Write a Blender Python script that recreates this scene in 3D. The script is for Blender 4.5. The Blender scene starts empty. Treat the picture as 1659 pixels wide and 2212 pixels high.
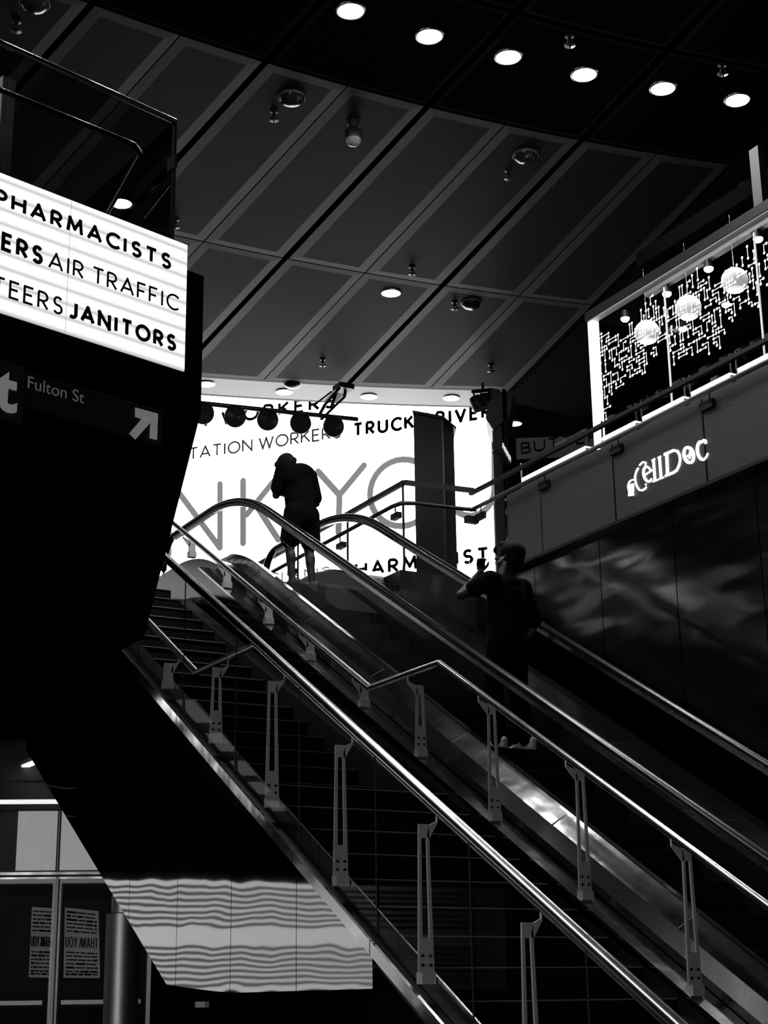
import bpy, bmesh, math, random
from mathutils import Vector, Matrix, Quaternion
random.seed(7)
S = bpy.context.scene
COL = S.collection
PI = math.pi
T30 = math.tan(math.radians(30))

# ------------------------------------------------------------------ camera
# world: x = to the right across the stair, y = up the run of the stair, z = up; lower floor z = 0
EYE = Vector((0, 0, 1.2))
FPX, PITCH, ROLL, YAW = 3478.868, 0.295713929, -0.0138289076, 0.5034231
CF = Vector((math.sin(YAW) * math.cos(PITCH), math.cos(YAW) * math.cos(PITCH), math.sin(PITCH)))
_r = Vector((math.cos(YAW), -math.sin(YAW), 0)); _u = _r.cross(CF)
CR = _r * math.cos(ROLL) + _u * math.sin(ROLL)
CU = -_r * math.sin(ROLL) + _u * math.cos(ROLL)
cam = bpy.data.cameras.new('camera'); cam_o = bpy.data.objects.new('camera', cam); COL.objects.link(cam_o)
cam.sensor_fit = 'VERTICAL'; cam.sensor_height = 36.0; cam.lens = FPX / 2212 * 36.0
cam.clip_start = 0.05; cam.clip_end = 200
m3 = Matrix((CR, CU, -CF)).transposed()
cam_o.matrix_world = Matrix.Translation(EYE) @ m3.to_4x4()
S.camera = cam_o

# ------------------------------------------------------------------ world, exposure
w = bpy.data.worlds.new('world'); S.world = w; w.use_nodes = True
w.node_tree.nodes['Background'].inputs[0].default_value = (0.5, 0.5, 0.5, 1)
w.node_tree.nodes['Background'].inputs[1].default_value = 0.0012
S.view_settings.view_transform = 'Standard'; S.view_settings.look = 'None'
S.view_settings.gamma = 1.0; S.view_settings.use_curve_mapping = False
S.view_settings.exposure = 0.0
S.cycles.use_denoising = True
S.cycles.max_bounces = 10; S.cycles.transparent_max_bounces = 24
S.cycles.glossy_bounces = 5; S.cycles.diffuse_bounces = 3
S.cycles.sample_clamp_indirect = 4.0
SCREEN_L, SIGN_L, LAMP_L, LOW_SCREEN_L, NEAR_SCREEN_L = 6.0, 1.1, 300.0, 0.95, 5.5

# ------------------------------------------------------------------ survey: a photo direction met with a known plane of the place
def ray(px, py): return CF + CR * ((px - 829.5) / FPX) - CU * ((py - 1106) / FPX)
def at_x(px, py, x): r = ray(px, py); return EYE + r * (x / r.x)
def at_y(px, py, y): r = ray(px, py); return EYE + r * (y / r.y)
def at_z(px, py, z): r = ray(px, py); return EYE + r * ((z - EYE.z) / r.z)
def at_pl(px, py, p0, n): r = ray(px, py); return EYE + r * ((p0 - EYE).dot(n) / r.dot(n))
def W(y, x, zc): return Vector((x, y, zc + 1.2))

# ------------------------------------------------------------------ materials (all procedural)
MATS = {}
def mat(name, base=0.05, rough=0.5, metal=0.0, spec=0.5, emit=0.0, bump=0.0, scale=30.0, stretch=(1, 1, 1), rvar=0.0, cvar=0.0, coat=0.0):
    if name in MATS: return MATS[name]
    m = bpy.data.materials.new(name); m.use_nodes = True
    nt = m.node_tree; b = nt.nodes['Principled BSDF']
    b.inputs['Base Color'].default_value = (base, base, base, 1)
    b.inputs['Roughness'].default_value = rough; b.inputs['Metallic'].default_value = metal
    b.inputs['Specular IOR Level'].default_value = spec
    if coat: b.inputs['Coat Weight'].default_value = coat
    if emit:
        b.inputs['Emission Color'].default_value = (1, 1, 1, 1); b.inputs['Emission Strength'].default_value = emit
    if bump or rvar or cvar:
        tc = nt.nodes.new('ShaderNodeTexCoord'); mp = nt.nodes.new('ShaderNodeMapping')
        mp.inputs['Scale'].default_value = stretch
        no = nt.nodes.new('ShaderNodeTexNoise'); no.inputs['Scale'].default_value = scale; no.inputs['Detail'].default_value = 2.0
        nt.links.new(tc.outputs['Object'], mp.inputs['Vector']); nt.links.new(mp.outputs['Vector'], no.inputs['Vector'])
        if bump:
            bp = nt.nodes.new('ShaderNodeBump'); bp.inputs['Strength'].default_value = 1.0; bp.inputs['Distance'].default_value = bump
            nt.links.new(no.outputs['Fac'], bp.inputs['Height']); nt.links.new(bp.outputs['Normal'], b.inputs['Normal'])
        if rvar:
            mr = nt.nodes.new('ShaderNodeMapRange'); mr.inputs['To Min'].default_value = max(0.02, rough - rvar); mr.inputs['To Max'].default_value = rough + rvar
            nt.links.new(no.outputs['Fac'], mr.inputs['Value']); nt.links.new(mr.outputs['Result'], b.inputs['Roughness'])
        if cvar:
            mr = nt.nodes.new('ShaderNodeMapRange'); mr.inputs['To Min'].default_value = base * (1 - cvar); mr.inputs['To Max'].default_value = base * (1 + cvar)
            nt.links.new(no.outputs['Fac'], mr.inputs['Value'])
            cc = nt.nodes.new('ShaderNodeCombineColor')
            for i in range(3): nt.links.new(mr.outputs['Result'], cc.inputs[i])
            nt.links.new(cc.outputs[0], b.inputs['Base Color'])
    MATS[name] = m; return m

def glass_mat(name, tint=0.85, refl=0.06, rough=0.02):
    m = bpy.data.materials.new(name); m.use_nodes = True; nt = m.node_tree; nt.nodes.clear()
    out = nt.nodes.new('ShaderNodeOutputMaterial'); mx = nt.nodes.new('ShaderNodeMixShader')
    tr = nt.nodes.new('ShaderNodeBsdfTransparent'); tr.inputs[0].default_value = (tint, tint, tint, 1)
    gl = nt.nodes.new('ShaderNodeBsdfGlossy'); gl.inputs['Roughness'].default_value = rough; gl.inputs[0].default_value = (1, 1, 1, 1)
    fr = nt.nodes.new('ShaderNodeLayerWeight'); fr.inputs[0].default_value = 0.12
    mu = nt.nodes.new('ShaderNodeMath'); mu.operation = 'MULTIPLY_ADD'; mu.inputs[1].default_value = refl; mu.inputs[2].default_value = 0.0
    nt.links.new(fr.outputs['Fresnel'], mu.inputs[0]); nt.links.new(mu.outputs[0], mx.inputs[0])
    nt.links.new(tr.outputs[0], mx.inputs[1]); nt.links.new(gl.outputs[0], mx.inputs[2]); nt.links.new(mx.outputs[0], out.inputs[0])
    MATS[name] = m; return m

def screen_mat(name, strength, line=0.0, pitch=0.1):
    """LED screen: even white light with faint module seams running along the rows"""
    m = bpy.data.materials.new(name); m.use_nodes = True; nt = m.node_tree; b = nt.nodes['Principled BSDF']
    b.inputs['Base Color'].default_value = (0.02, 0.02, 0.02, 1); b.inputs['Roughness'].default_value = 0.6
    b.inputs['Emission Color'].default_value = (1, 1, 1, 1)
    tc = nt.nodes.new('ShaderNodeTexCoord'); sp = nt.nodes.new('ShaderNodeSeparateXYZ'); nt.links.new(tc.outputs['Object'], sp.inputs[0])
    dv = nt.nodes.new('ShaderNodeMath'); dv.operation = 'DIVIDE'; dv.inputs[1].default_value = pitch; nt.links.new(sp.outputs['Z'], dv.inputs[0])
    fc = nt.nodes.new('ShaderNodeMath'); fc.operation = 'FRACT'; nt.links.new(dv.outputs[0], fc.inputs[0])
    cr = nt.nodes.new('ShaderNodeValToRGB'); e = cr.color_ramp.elements
    e[0].position = 0.0; e[0].color = (1 - line,) * 3 + (1,); e[1].position = 0.30; e[1].color = (1, 1, 1, 1)
    n2 = e.new(0.78); n2.color = (1, 1, 1, 1); n3 = e.new(1.0); n3.color = (1 - line * 0.8,) * 3 + (1,)
    nt.links.new(fc.outputs[0], cr.inputs[0])
    mu = nt.nodes.new('ShaderNodeMath'); mu.operation = 'MULTIPLY'; mu.inputs[1].default_value = strength
    nt.links.new(cr.outputs[0], mu.inputs[0]); nt.links.new(mu.outputs[0], b.inputs['Emission Strength'])
    MATS[name] = m; return m

BLACK = mat('black_painted_metal', 0.012, 0.45, 0, 0.3, cvar=0.2)
DARK = mat('dark_panel', 0.03, 0.4, 0, 0.4, cvar=0.2, scale=4)
SOOT = mat('dark_matte', 0.003, 0.9, 0, 0.0, cvar=0.2)
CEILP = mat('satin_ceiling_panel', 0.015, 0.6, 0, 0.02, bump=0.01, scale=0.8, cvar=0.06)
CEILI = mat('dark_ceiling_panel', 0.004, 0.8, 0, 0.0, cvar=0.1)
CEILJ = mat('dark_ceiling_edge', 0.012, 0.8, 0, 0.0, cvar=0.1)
CEILE = mat('ceiling_edge_highlight', 0.06, 0.55, 0, 0.05, cvar=0.05)  # paler than the panels to paint bevels catching the screen light
STEEL = mat('polished_steel', 0.5, 0.12, 1.0, rvar=0.05, scale=3, bump=0.004)
BRUSH = mat('brushed_steel', 0.42, 0.26, 1.0, rvar=0.06, scale=60, stretch=(1, 0.1, 1))
TUBE = mat('steel_tube', 0.62, 0.20, 1.0, rvar=0.04, scale=8)
POST = mat('cast_steel', 0.6, 0.4, 0.35, rvar=0.05, scale=20)
MIRR = mat('mirror_cladding', 0.32, 0.035, 1.0, bump=0.005, scale=1.0, stretch=(1, 1, 1.1))
WAVY = mat('wavy_steel_wall', 0.2, 0.14, 1.0, bump=0.05, scale=0.8, stretch=(1, 0.6, 1.8))
RUBBER = mat('black_rubber', 0.006, 0.22, 0, 0.22, cvar=0.2)
STEP = mat('dark_stone_step', 0.004, 0.6, 0, 0.1, cvar=0.3)
NOSE = mat('step_nosing', 0.2, 0.4, 0.0, rvar=0.05)
INK = mat('unlit_led', 0.012, 0.7, 0, 0.1, cvar=0.1)
GLASS = glass_mat('clear_glass', 0.96, 0.018)
GLASSD = glass_mat('smoked_glass', 0.45, 0.12)
LAMP = mat('lamp_lens', 0.8, 0.4, emit=LAMP_L)
LAMPW = mat('lamp_lens_soft', 0.8, 0.4, emit=6.0)
SPOTL = mat('spot_lens', 0.8, 0.4, emit=90.0)
LIT = mat('lit_acrylic', 0.7, 0.4, emit=1.15)

# ------------------------------------------------------------------ mesh builder
class MB:
    def __init__(self): self.v = []; self.f = []; self.smooth = []
    def add(self, vs, fs, smooth=False):
        o = len(self.v); self.v += [Vector(p) for p in vs]
        for f in fs: self.f.append([i + o for i in f]); self.smooth.append(smooth)
        return self
    def box(self, a, b):
        x0, y0, z0 = [min(a[i], b[i]) for i in range(3)]; x1, y1, z1 = [max(a[i], b[i]) for i in range(3)]
        return self.add([(x0, y0, z0), (x1, y0, z0), (x1, y1, z0), (x0, y1, z0), (x0, y0, z1), (x1, y0, z1), (x1, y1, z1), (x0, y1, z1)],
                        [(0, 3, 2, 1), (4, 5, 6, 7), (0, 1, 5, 4), (1, 2, 6, 5), (2, 3, 7, 6), (3, 0, 4, 7)])
    def obox(self, c, ax, ay, az):
        """box from centre and three half-axis vectors"""
        c = Vector(c); vs = [c + ax * i + ay * j + az * k for k in (-1, 1) for (i, j) in ((-1, -1), (1, -1), (1, 1), (-1, 1))]
        return self.add(vs, [(0, 3, 2, 1), (4, 5, 6, 7), (0, 1, 5, 4), (1, 2, 6, 5), (2, 3, 7, 6), (3, 0, 4, 7)])
    def prism(self, poly, ext):
        """planar polygon (3d points) pushed along ext"""
        n = len(poly); p = [Vector(q) for q in poly]; e = Vector(ext)
        fs = [tuple(range(n - 1, -1, -1)), tuple(range(n, 2 * n))] + [(i, (i + 1) % n, (i + 1) % n + n, i + n) for i in range(n)]
        return self.add(p + [q + e for q in p], fs)
    def frames(self, path, closed=False):
        P = [Vector(p) for p in path]; out = []; n = len(P)
        for i in range(n):
            a = P[i - 1] if i > 0 else P[i]; b = P[i + 1] if i < n - 1 else P[i]
            t = (b - a).normalized(); up = Vector((0, 0, 1))
            if abs(t.z) > 0.98: up = Vector((0, 1, 0))
            x = t.cross(up).normalized(); y = x.cross(t).normalized()
            k = 1.0
            if 0 < i < n - 1:
                d = (P[i] - a).normalized().dot(t); k = 1.0 / max(0.6, d)
            out.append((P[i], x, y, k))
        return out
    def sweep(self, path, prof, smooth=True, xref=None, cap=True):
        """profile [(across, up)] swept along path"""
        rings = []; n = len(prof)
        fr = self.frames(path)
        for (p, x, y, k) in fr:
            if xref is not None:
                t = None; xx = Vector(xref); yy = xx.cross(x.cross(y)).normalized() if False else y
                rings.append([p + xx * a + yy * (b * k) for a, b in prof])
            else: rings.append([p + x * a + y * (b * k) for a, b in prof])
        vs = [q for r in rings for q in r]; fs = []
        for i in range(len(rings) - 1):
            for j in range(n): fs.append((i * n + j, i * n + (j + 1) % n, (i + 1) * n + (j + 1) % n, (i + 1) * n + j))
        self.add(vs, fs, smooth)
        if cap: 
            self.add(rings[0], [tuple(range(n - 1, -1, -1))]); self.add(rings[-1], [tuple(range(n))])
        return self
    def tube(self, path, r, n=12):
        return self.sweep(path, [(r * math.cos(2 * PI * i / n), r * math.sin(2 * PI * i / n)) for i in range(n)])
    def cone(self, a, b, ra, rb, n=20, smooth=True):
        a = Vector(a); b = Vector(b); t = (b - a).normalized(); x = t.orthogonal().normalized(); y = t.cross(x)
        vs = [a + (x * math.cos(2 * PI * i / n) + y * math.sin(2 * PI * i / n)) * ra for i in range(n)] + [b + (x * math.cos(2 * PI * i / n) + y * math.sin(2 * PI * i / n)) * rb for i in range(n)]
        self.add(vs, [(i, (i + 1) % n, (i + 1) % n + n, i + n) for i in range(n)], smooth)
        self.add(vs[:n], [tuple(range(n - 1, -1, -1))]); self.add(vs[n:], [tuple(range(n))]); return self
    def lathe(self, c, prof, n=28, axis=(0, 0, 1)):
        """prof [(radius, height)]"""
        c = Vector(c); t = Vector(axis).normalized(); x = t.orthogonal().normalized(); y = t.cross(x); vs = []; fs = []; m = len(prof)
        for r, h in prof:
            for i in range(n): a = 2 * PI * i / n; vs.append(c + t * h + (x * math.cos(a) + y * math.sin(a)) * max(r, 1e-4))
        for k in range(m - 1):
            for i in range(n): fs.append((k * n + i, k * n + (i + 1) % n, (k + 1) * n + (i + 1) % n, (k + 1) * n + i))
        return self.add(vs, fs, True)
    def ell(self, c, rx, ry, rz, R=None, n=16, m=10):
        c = Vector(c); vs = []; fs = []
        for j in range(m + 1):
            th = PI * j / m
            for i in range(n):
                a = 2 * PI * i / n; p = Vector((rx * math.sin(th) * math.cos(a), ry * math.sin(th) * math.sin(a), rz * math.cos(th)))
                if R is not None: p = R @ p
                vs.append(c + p)
        for j in range(m):
            for i in range(n): fs.append((j * n + i, (j + 1) * n + i, (j + 1) * n + (i + 1) % n, j * n + (i + 1) % n))
        return self.add(vs, fs, True)
    def cap(self, a, b, ra, rb, n=14):
        """tapered limb with round ends"""
        a = Vector(a); b = Vector(b); t = (b - a).normalized(); prof = []
        L = (b - a).length
        for k in range(5): th = PI / 2 * k / 4; prof.append((ra * math.sin(th), -ra * math.cos(th)))
        for k in range(5): th = PI / 2 * k / 4; prof.append((rb * math.cos(th), L + rb * math.sin(th)))
        return self.lathe(a, prof, n, t)
    def build(self, name, m, parent=None, label=None, world=True):
        me = bpy.data.meshes.new(name); o = bpy.data.objects.new(name, me); COL.objects.link(o)
        base = Vector((0, 0, 0))
        if parent is not None:
            q = parent
            while q is not None: base += q.location; q = q.parent
            o.parent = parent
        else:
            xs = [p.x for p in self.v]; ys = [p.y for p in self.v]; zs = [p.z for p in self.v]
            base = Vector(((min(xs) + max(xs)) / 2, (min(ys) + max(ys)) / 2, min(zs))); o.location = base
        me.from_pydata([tuple(p - base) for p in self.v], [], self.f)
        me.polygons.foreach_set('use_smooth', self.smooth); me.update()
        bm = bmesh.new(); bm.from_mesh(me); bmesh.ops.recalc_face_normals(bm, faces=bm.faces); bm.to_mesh(me); bm.free()
        me.materials.append(m)
        if label: o['label'] = label
        return o

def tag(o, label, cat, group=None):
    o['label'] = label; o['category'] = cat
    if group: o['group'] = group
    return o
def thing(name, loc, label, cat, group=None):
    o = bpy.data.objects.new(name, None); o.empty_display_size = 0.2; COL.objects.link(o); o.location = Vector(loc)
    return tag(o, label, cat, group)
def struct(o): o['kind'] = 'structure'; return o
def kids(o): return [c for c in COL.objects if c.parent == o]
def dup(src, loc, label=None, group=None):
    def cp(o, par):
        c = o.copy(); COL.objects.link(c)
        if par is not None: c.parent = par
        for k in kids(o): cp(k, c)
        return c
    c = cp(src, None); c.location = Vector(loc)
    if label: c['label'] = label
    if group: c['group'] = group
    return c

# ------------------------------------------------------------------ stroke lettering (capitals)
def arc(cx, cy, rx, ry, a0, a1, n=12):
    return [(cx + rx * math.cos(math.radians(a0 + (a1 - a0) * i / n)), cy + ry * math.sin(math.radians(a0 + (a1 - a0) * i / n))) for i in range(n + 1)]
def bowl(x0, x1, y0, y1): r = (y1 - y0) / 2; return [(x0, y1), (x1 - r, y1)] + arc(x1 - r, (y0 + y1) / 2, r, r, 90, -90) + [(x0, y0)]
S_ST = arc(.27, .75, .22, .25, 35, 265, 12) + arc(.27, .26, .24, .26, 82, -145, 12)
GL = {
 'A': (.78, [[(0, 0), (.39, 1), (.78, 0)], [(.13, .32), (.65, .32)]]), 'B': (.56, [[(0, 0), (0, 1)], bowl(0, .5, .52, 1), bowl(0, .56, 0, .52)]),
 'C': (.66, [arc(.44, .5, .44, .5, 46, 314, 20)]), 'D': (.74, [[(0, 0), (0, 1), (.25, 1)] + arc(.25, .5, .49, .5, 90, -90, 16) + [(0, 0)]]),
 'E': (.5, [[(.5, 1), (0, 1), (0, 0), (.5, 0)], [(0, .52), (.44, .52)]]), 'F': (.48, [[(.48, 1), (0, 1), (0, 0)], [(0, .5), (.42, .5)]]),
 'H': (.68, [[(0, 0), (0, 1)], [(.68, 0), (.68, 1)], [(0, .52), (.68, .52)]]), 'I': (.1, [[(.05, 0), (.05, 1)]]),
 'J': (.4, [[(.4, 1), (.4, .25)] + arc(.17, .25, .23, .25, 0, -125, 8)]), 'K': (.6, [[(0, 0), (0, 1)], [(.56, 1), (.03, .46)], [(.2, .62), (.62, 0)]]),
 'M': (.84, [[(0, 0), (.1, 1), (.42, .28), (.74, 1), (.84, 0)]]), 'N': (.7, [[(0, 0), (0, 1), (.7, 0), (.7, 1)]]),
 'O': (.88, [arc(.44, .5, .44, .5, 0, 360, 28)]), 'P': (.52, [[(0, 0), (0, 1)], bowl(0, .52, .42, 1)]),
 'R': (.56, [[(0, 0), (0, 1)], bowl(0, .52, .46, 1), [(.22, .46), (.56, 0)]]), 'S': (.52, [S_ST]),
 'T': (.62, [[(0, 1), (.62, 1)], [(.31, 1), (.31, 0)]]), 'U': (.66, [[(0, 1), (0, .33)] + arc(.33, .33, .33, .33, 180, 360, 14) + [(.66, 1)]]),
 'V': (.74, [[(0, 1), (.37, 0), (.74, 1)]]), 'W': (1.06, [[(0, 1), (.28, 0), (.53, .95), (.78, 0), (1.06, 1)]]), 'Y': (.68, [[(0, 1), (.34, .48), (.68, 1)], [(.34, .48), (.34, 0)]]),
 'L': (.46, [[(0, 1), (0, 0), (.46, 0)]]), 'G': (.8, [arc(.5, .5, .5, .5, 48, 350, 20) + [(.55, .42)]]), 'X': (.64, [[(0, 0), (.64, 1)], [(0, 1), (.64, 0)]]),
}
def text_strokes(txt, gap):
    x = 0; out = []
    for ch in txt:
        if ch == ' ': x += .34; continue
        wd, st = GL[ch]
        for s in st: out.append([(a + x, b) for a, b in s])
        x += wd + gap
    return out, x - gap
def ribbon(mb, pts, wd, nrm, th):
    """flat stroke of width wd through 3d pts, th thick along nrm"""
    n = len(pts)
    for i in range(n - 1):
        a, b = pts[i], pts[i + 1]; d = b - a; L = d.length
        if L < 1e-6: continue
        t = d / L; s = nrm.cross(t).normalized(); e0 = wd * (.5 if 0 < i else 0); e1 = wd * (.5 if i < n - 2 else 0)
        if n > 6: e0 = e1 = wd * .12
        mb.obox((a + b) / 2 + t * (e1 - e0) / 2, t * ((L + e0 + e1) / 2), s * (wd / 2), nrm * (th / 2))
def row(txt, wt, pa, pb, top, P0, nrm, name, m, parent, gap=.2, pre='', off=.0125, post=''):
    A = at_pl(*pa, P0, nrm); B = at_pl(*pb, P0, nrm); T = at_pl(*top, P0, nrm)
    H = (T - A).dot(Vector((0, 0, 1))); U = (B - A).normalized(); Lw = (B - A).length
    st, nw = text_strokes(txt, gap); k = (Lw - wt * H) / nw
    A = A + U * (wt * H * .5); mb = MB()
    def put(strokes, x0):
        for s in strokes: ribbon(mb, [A + U * ((a + x0) * k) + Vector((0, 0, 1)) * (H * wt * .5 + b * H * (1 - wt)) + nrm * off for a, b in s], wt * H, nrm, .004)
    put(st, 0)
    if pre: ps, pw = text_strokes(pre, gap); put(ps, -pw - gap)
    if post: ps, pw = text_strokes(post, gap); put(ps, nw + gap)
    return mb.build(name, m, parent)
def font_text(txt, O, U, V, size, name, m, parent, th=.006, bold=0.0):
    """text in Blender's built-in sans, laid on a plane at O along U/V"""
    cu = bpy.data.curves.new('tmp_text', 'FONT'); cu.body = txt; cu.size = size; cu.extrude = th; cu.offset = bold
    o = bpy.data.objects.new('tmp_text', cu); COL.objects.link(o)
    dg = bpy.context.evaluated_depsgraph_get(); dg.update()
    me = bpy.data.meshes.new_from_object(o.evaluated_get(dg)); bpy.data.objects.remove(o); bpy.data.curves.remove(cu)
    N = U.cross(V).normalized(); mb = MB()
    mb.add([O + U * v.co.x + V * v.co.y + N * v.co.z for v in me.vertices], [tuple(p.vertices) for p in me.polygons])
    bpy.data.meshes.remove(me); return mb.build(name, m, parent)

# ================================================================== THE SETTING
UP = 5.25     # upper floor level
def build_setting():
    struct(MB().box((-14, -10, -0.3), (16, 26, 0)).build('floor', mat('dark_terrazzo', 0.02, 0.35, 0, 0.4, cvar=0.3, scale=80)))
    mb = MB()
    mb.box((6.2, 14.42, UP - .45), (7.76, 15.5, UP)).box((4.35, 15.42, UP - .45), (6.2, 15.9, UP)).box((7.76, 13.82, UP - .45), (13.5, 15.9, UP))
    mb.box((-12, 15.9, UP - .45), (20, 31, UP)).box((8.68, -4, UP - .45), (13.5, 13.82, UP))
    struct(mb.build('upper_floor', mat('dark_stone_floor', 0.006, 0.5, 0, 0.1, cvar=0.25, scale=20)))
    # wavy steel wall under the right-hand gallery, in seamed panels
    wr = struct(MB().box((8.72, -3, 0), (8.85, 13.8, 5.3)).build('wall_right', SOOT))
    ys = [13.75 - 1.07 * i for i in range(13)]
    for i in range(12):
        mb = MB(); n = 6
        mb.box((8.66, ys[i + 1] + .006, .02), (8.72, ys[i] - .006, 5.33)); mb.build('wall_panel', WAVY, wr)
    struct(MB().box((-12, 30.8, UP), (20, 31, 14)).build('wall_back', SOOT))
    struct(MB().box((14.6, -4, UP), (14.8, 20, 11)).build('wall_shops', SOOT))
build_setting()

# ceiling: a ring of radial panels, each a dark satin plate with bevelled edges whose pale colour stands for screen light they catch, dark joints between
CX, CY, CZ = 6.5015, -8.9686, 10.2
def rp(R, a, z=CZ):
    if R > 26: R -= .105 * (max(a, -4) - 6) * min(1, (R - 26) / 3.5)    # the outer rings are not quite concentric
    return Vector((CX + R * math.sin(math.radians(a)), CY + R * math.cos(math.radians(a)), z))
def ring_panel(mbp, mbe, R0, R1, a0, a1, ga, gr, ew, z=CZ):
    """plate between radii and angles (deg); ga/gr half joint widths in metres, ew bevel width"""
    def strip(m, ra, rb, aa, ab, za, zb=None, n=6):
        zb = za if zb is None else zb
        vs = []; fs = []
        for i in range(n + 1):
            t = i / n; a = aa + (ab - aa) * t; vs += [rp(ra, a, za), rp(rb, a, zb)]
        for i in range(n): fs.append((2 * i, 2 * i + 2, 2 * i + 3, 2 * i + 1))
        m.add(vs, fs)
    def da(wm, R): return math.degrees(wm / R)
    Rm = (R0 + R1) / 2
    A0, A1 = a0 + da(ga[0], Rm), a1 - da(ga[1], Rm); r0, r1 = R0 + gr, R1 - gr
    B0, B1 = A0 + da(ew, Rm), A1 - da(ew, Rm); q0, q1 = r0 + ew, r1 - ew
    strip(mbp, q0, q1, B0, B1, z)
    up = z + .005
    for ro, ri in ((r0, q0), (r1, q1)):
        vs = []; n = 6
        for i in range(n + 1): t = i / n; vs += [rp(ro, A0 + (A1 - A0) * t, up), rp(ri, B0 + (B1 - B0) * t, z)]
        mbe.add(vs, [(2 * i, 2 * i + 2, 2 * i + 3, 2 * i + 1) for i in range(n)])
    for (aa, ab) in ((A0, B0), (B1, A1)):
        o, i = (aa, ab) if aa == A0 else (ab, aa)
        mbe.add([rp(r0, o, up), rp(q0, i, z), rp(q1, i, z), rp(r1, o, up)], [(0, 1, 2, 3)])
bk = MB(); va = [rp(R, a, CZ + .16) for a in range(-60, 16, 3) for R in (8.0, 30.7)]
bk.add(va, [(2 * i, 2 * i + 2, 2 * i + 3, 2 * i + 1) for i in range(len(va) // 2 - 1)])
ceil = struct(bk.build('ceiling', SOOT))
WIDE, THIN = .04, .008
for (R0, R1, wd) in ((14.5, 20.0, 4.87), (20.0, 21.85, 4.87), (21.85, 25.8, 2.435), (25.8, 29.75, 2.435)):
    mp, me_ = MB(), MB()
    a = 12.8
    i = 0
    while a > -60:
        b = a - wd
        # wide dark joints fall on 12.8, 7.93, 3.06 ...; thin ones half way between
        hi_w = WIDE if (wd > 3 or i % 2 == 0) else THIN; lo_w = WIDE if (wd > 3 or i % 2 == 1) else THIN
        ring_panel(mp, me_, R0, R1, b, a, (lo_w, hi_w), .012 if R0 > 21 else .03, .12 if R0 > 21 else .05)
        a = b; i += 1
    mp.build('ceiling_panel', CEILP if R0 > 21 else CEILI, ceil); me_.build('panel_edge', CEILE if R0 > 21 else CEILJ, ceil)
# far strip of ceiling over the lobby, a little higher, with its own downlights
mp, me_ = MB(), MB(); a = 12.8; i = 0
while a > -25:
    ring_panel(mp, me_, 29.78, 30.66, a - 4.87, a, (.012, .012), .008, .09, CZ + .03); a -= 4.87
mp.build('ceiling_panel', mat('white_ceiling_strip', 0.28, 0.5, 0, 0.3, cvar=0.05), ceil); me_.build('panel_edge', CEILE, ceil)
# dark glossy soffit over the shops on the right
SOF = mat('glossy_dark_soffit', 0.012, 0.13, 0, 0.5, bump=0.02, scale=0.9, cvar=0.2)
mb = MB(); pts = [rp(13, 12.85), rp(21.85, 12.85), rp(30.2, 12.85)]
mb.prism([rp(11, 12.9, CZ - .02), rp(30.2, 12.9, CZ - .02), Vector((19, 20.2, CZ - .02)), Vector((19, 1, CZ - .02))], (0, 0, .12))
struct(mb.build('soffit', SOF))

# ================================================================== DOWNLIGHTS AND CEILING FITTINGS
def downlight(p, r, lens, label, group):
    t = thing('ceiling_downlight', p, label, 'downlight', group)
    MB().lathe(p, [(r * 1.16, .012), (r * 1.16, -.012), (r * 1.0, -.016), (r, .02)]).build('trim_ring', BRUSH, t)
    MB().lathe(p, [(r * .99, .0), (r * .95, -.016), (r * .7, -.019), (r * .35, -.021), (.0, -.022)]).build('lens', lens, t)
    return t
row_px = [(590, -42), (758, 22), (928, 77), (1098, 122), (1262, 160), (1432, 190), (1593, 215)]
ords = ['', 'first', 'second', 'third', 'fourth', 'fifth', 'sixth']
d0 = None
for i, q in enumerate(row_px):
    p = at_z(*q, CZ - .005)
    lab = 'round ceiling downlight just above the frame at the left end of the bright row' if i == 0 else 'bright round downlight, %s from the left in the curved row of six' % ords[i]
    if d0 is None: d0 = downlight(p, .122, LAMP, lab, 'bright downlights in the curved row')
    else: dup(d0, p, lab)
# the same row carries on round the ring outside the picture
for k in range(1, 15):
    a = -1.0 - k * 2.43
    dup(d0, rp(20.75, a, CZ - .005), 'round downlight of the curved row beyond the left edge of the picture', 'downlights past the left edge')
p = at_z(845, 632, CZ - .005); s0 = downlight(p, .115, LAMPW, 'small white downlight alone in the middle of the grey ceiling', 'soft downlights')
for q, lab in (((446, 829), 'soft downlight in the pale ceiling strip beside the dark sign post'), ((614, 846), 'soft downlight in the pale strip above the row of hanging stage lamps'),
               ((797, 856), 'soft downlight in the pale strip right of the bracket arm'), ((975, 859), 'soft downlight in the pale strip above the tall dark column'),
               ((262, 438), 'downlight seen through the balcony glass above the left sign')):
    dup(s0 if q[1] > 800 else d0, at_z(*q, CZ + (.025 if q[1] > 800 else -.005)), lab, 'soft downlights')
dup(s0, at_z(1112, 914, CZ - .03), 'white downlight in the glossy black soffit above the grey nameplate')

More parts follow.
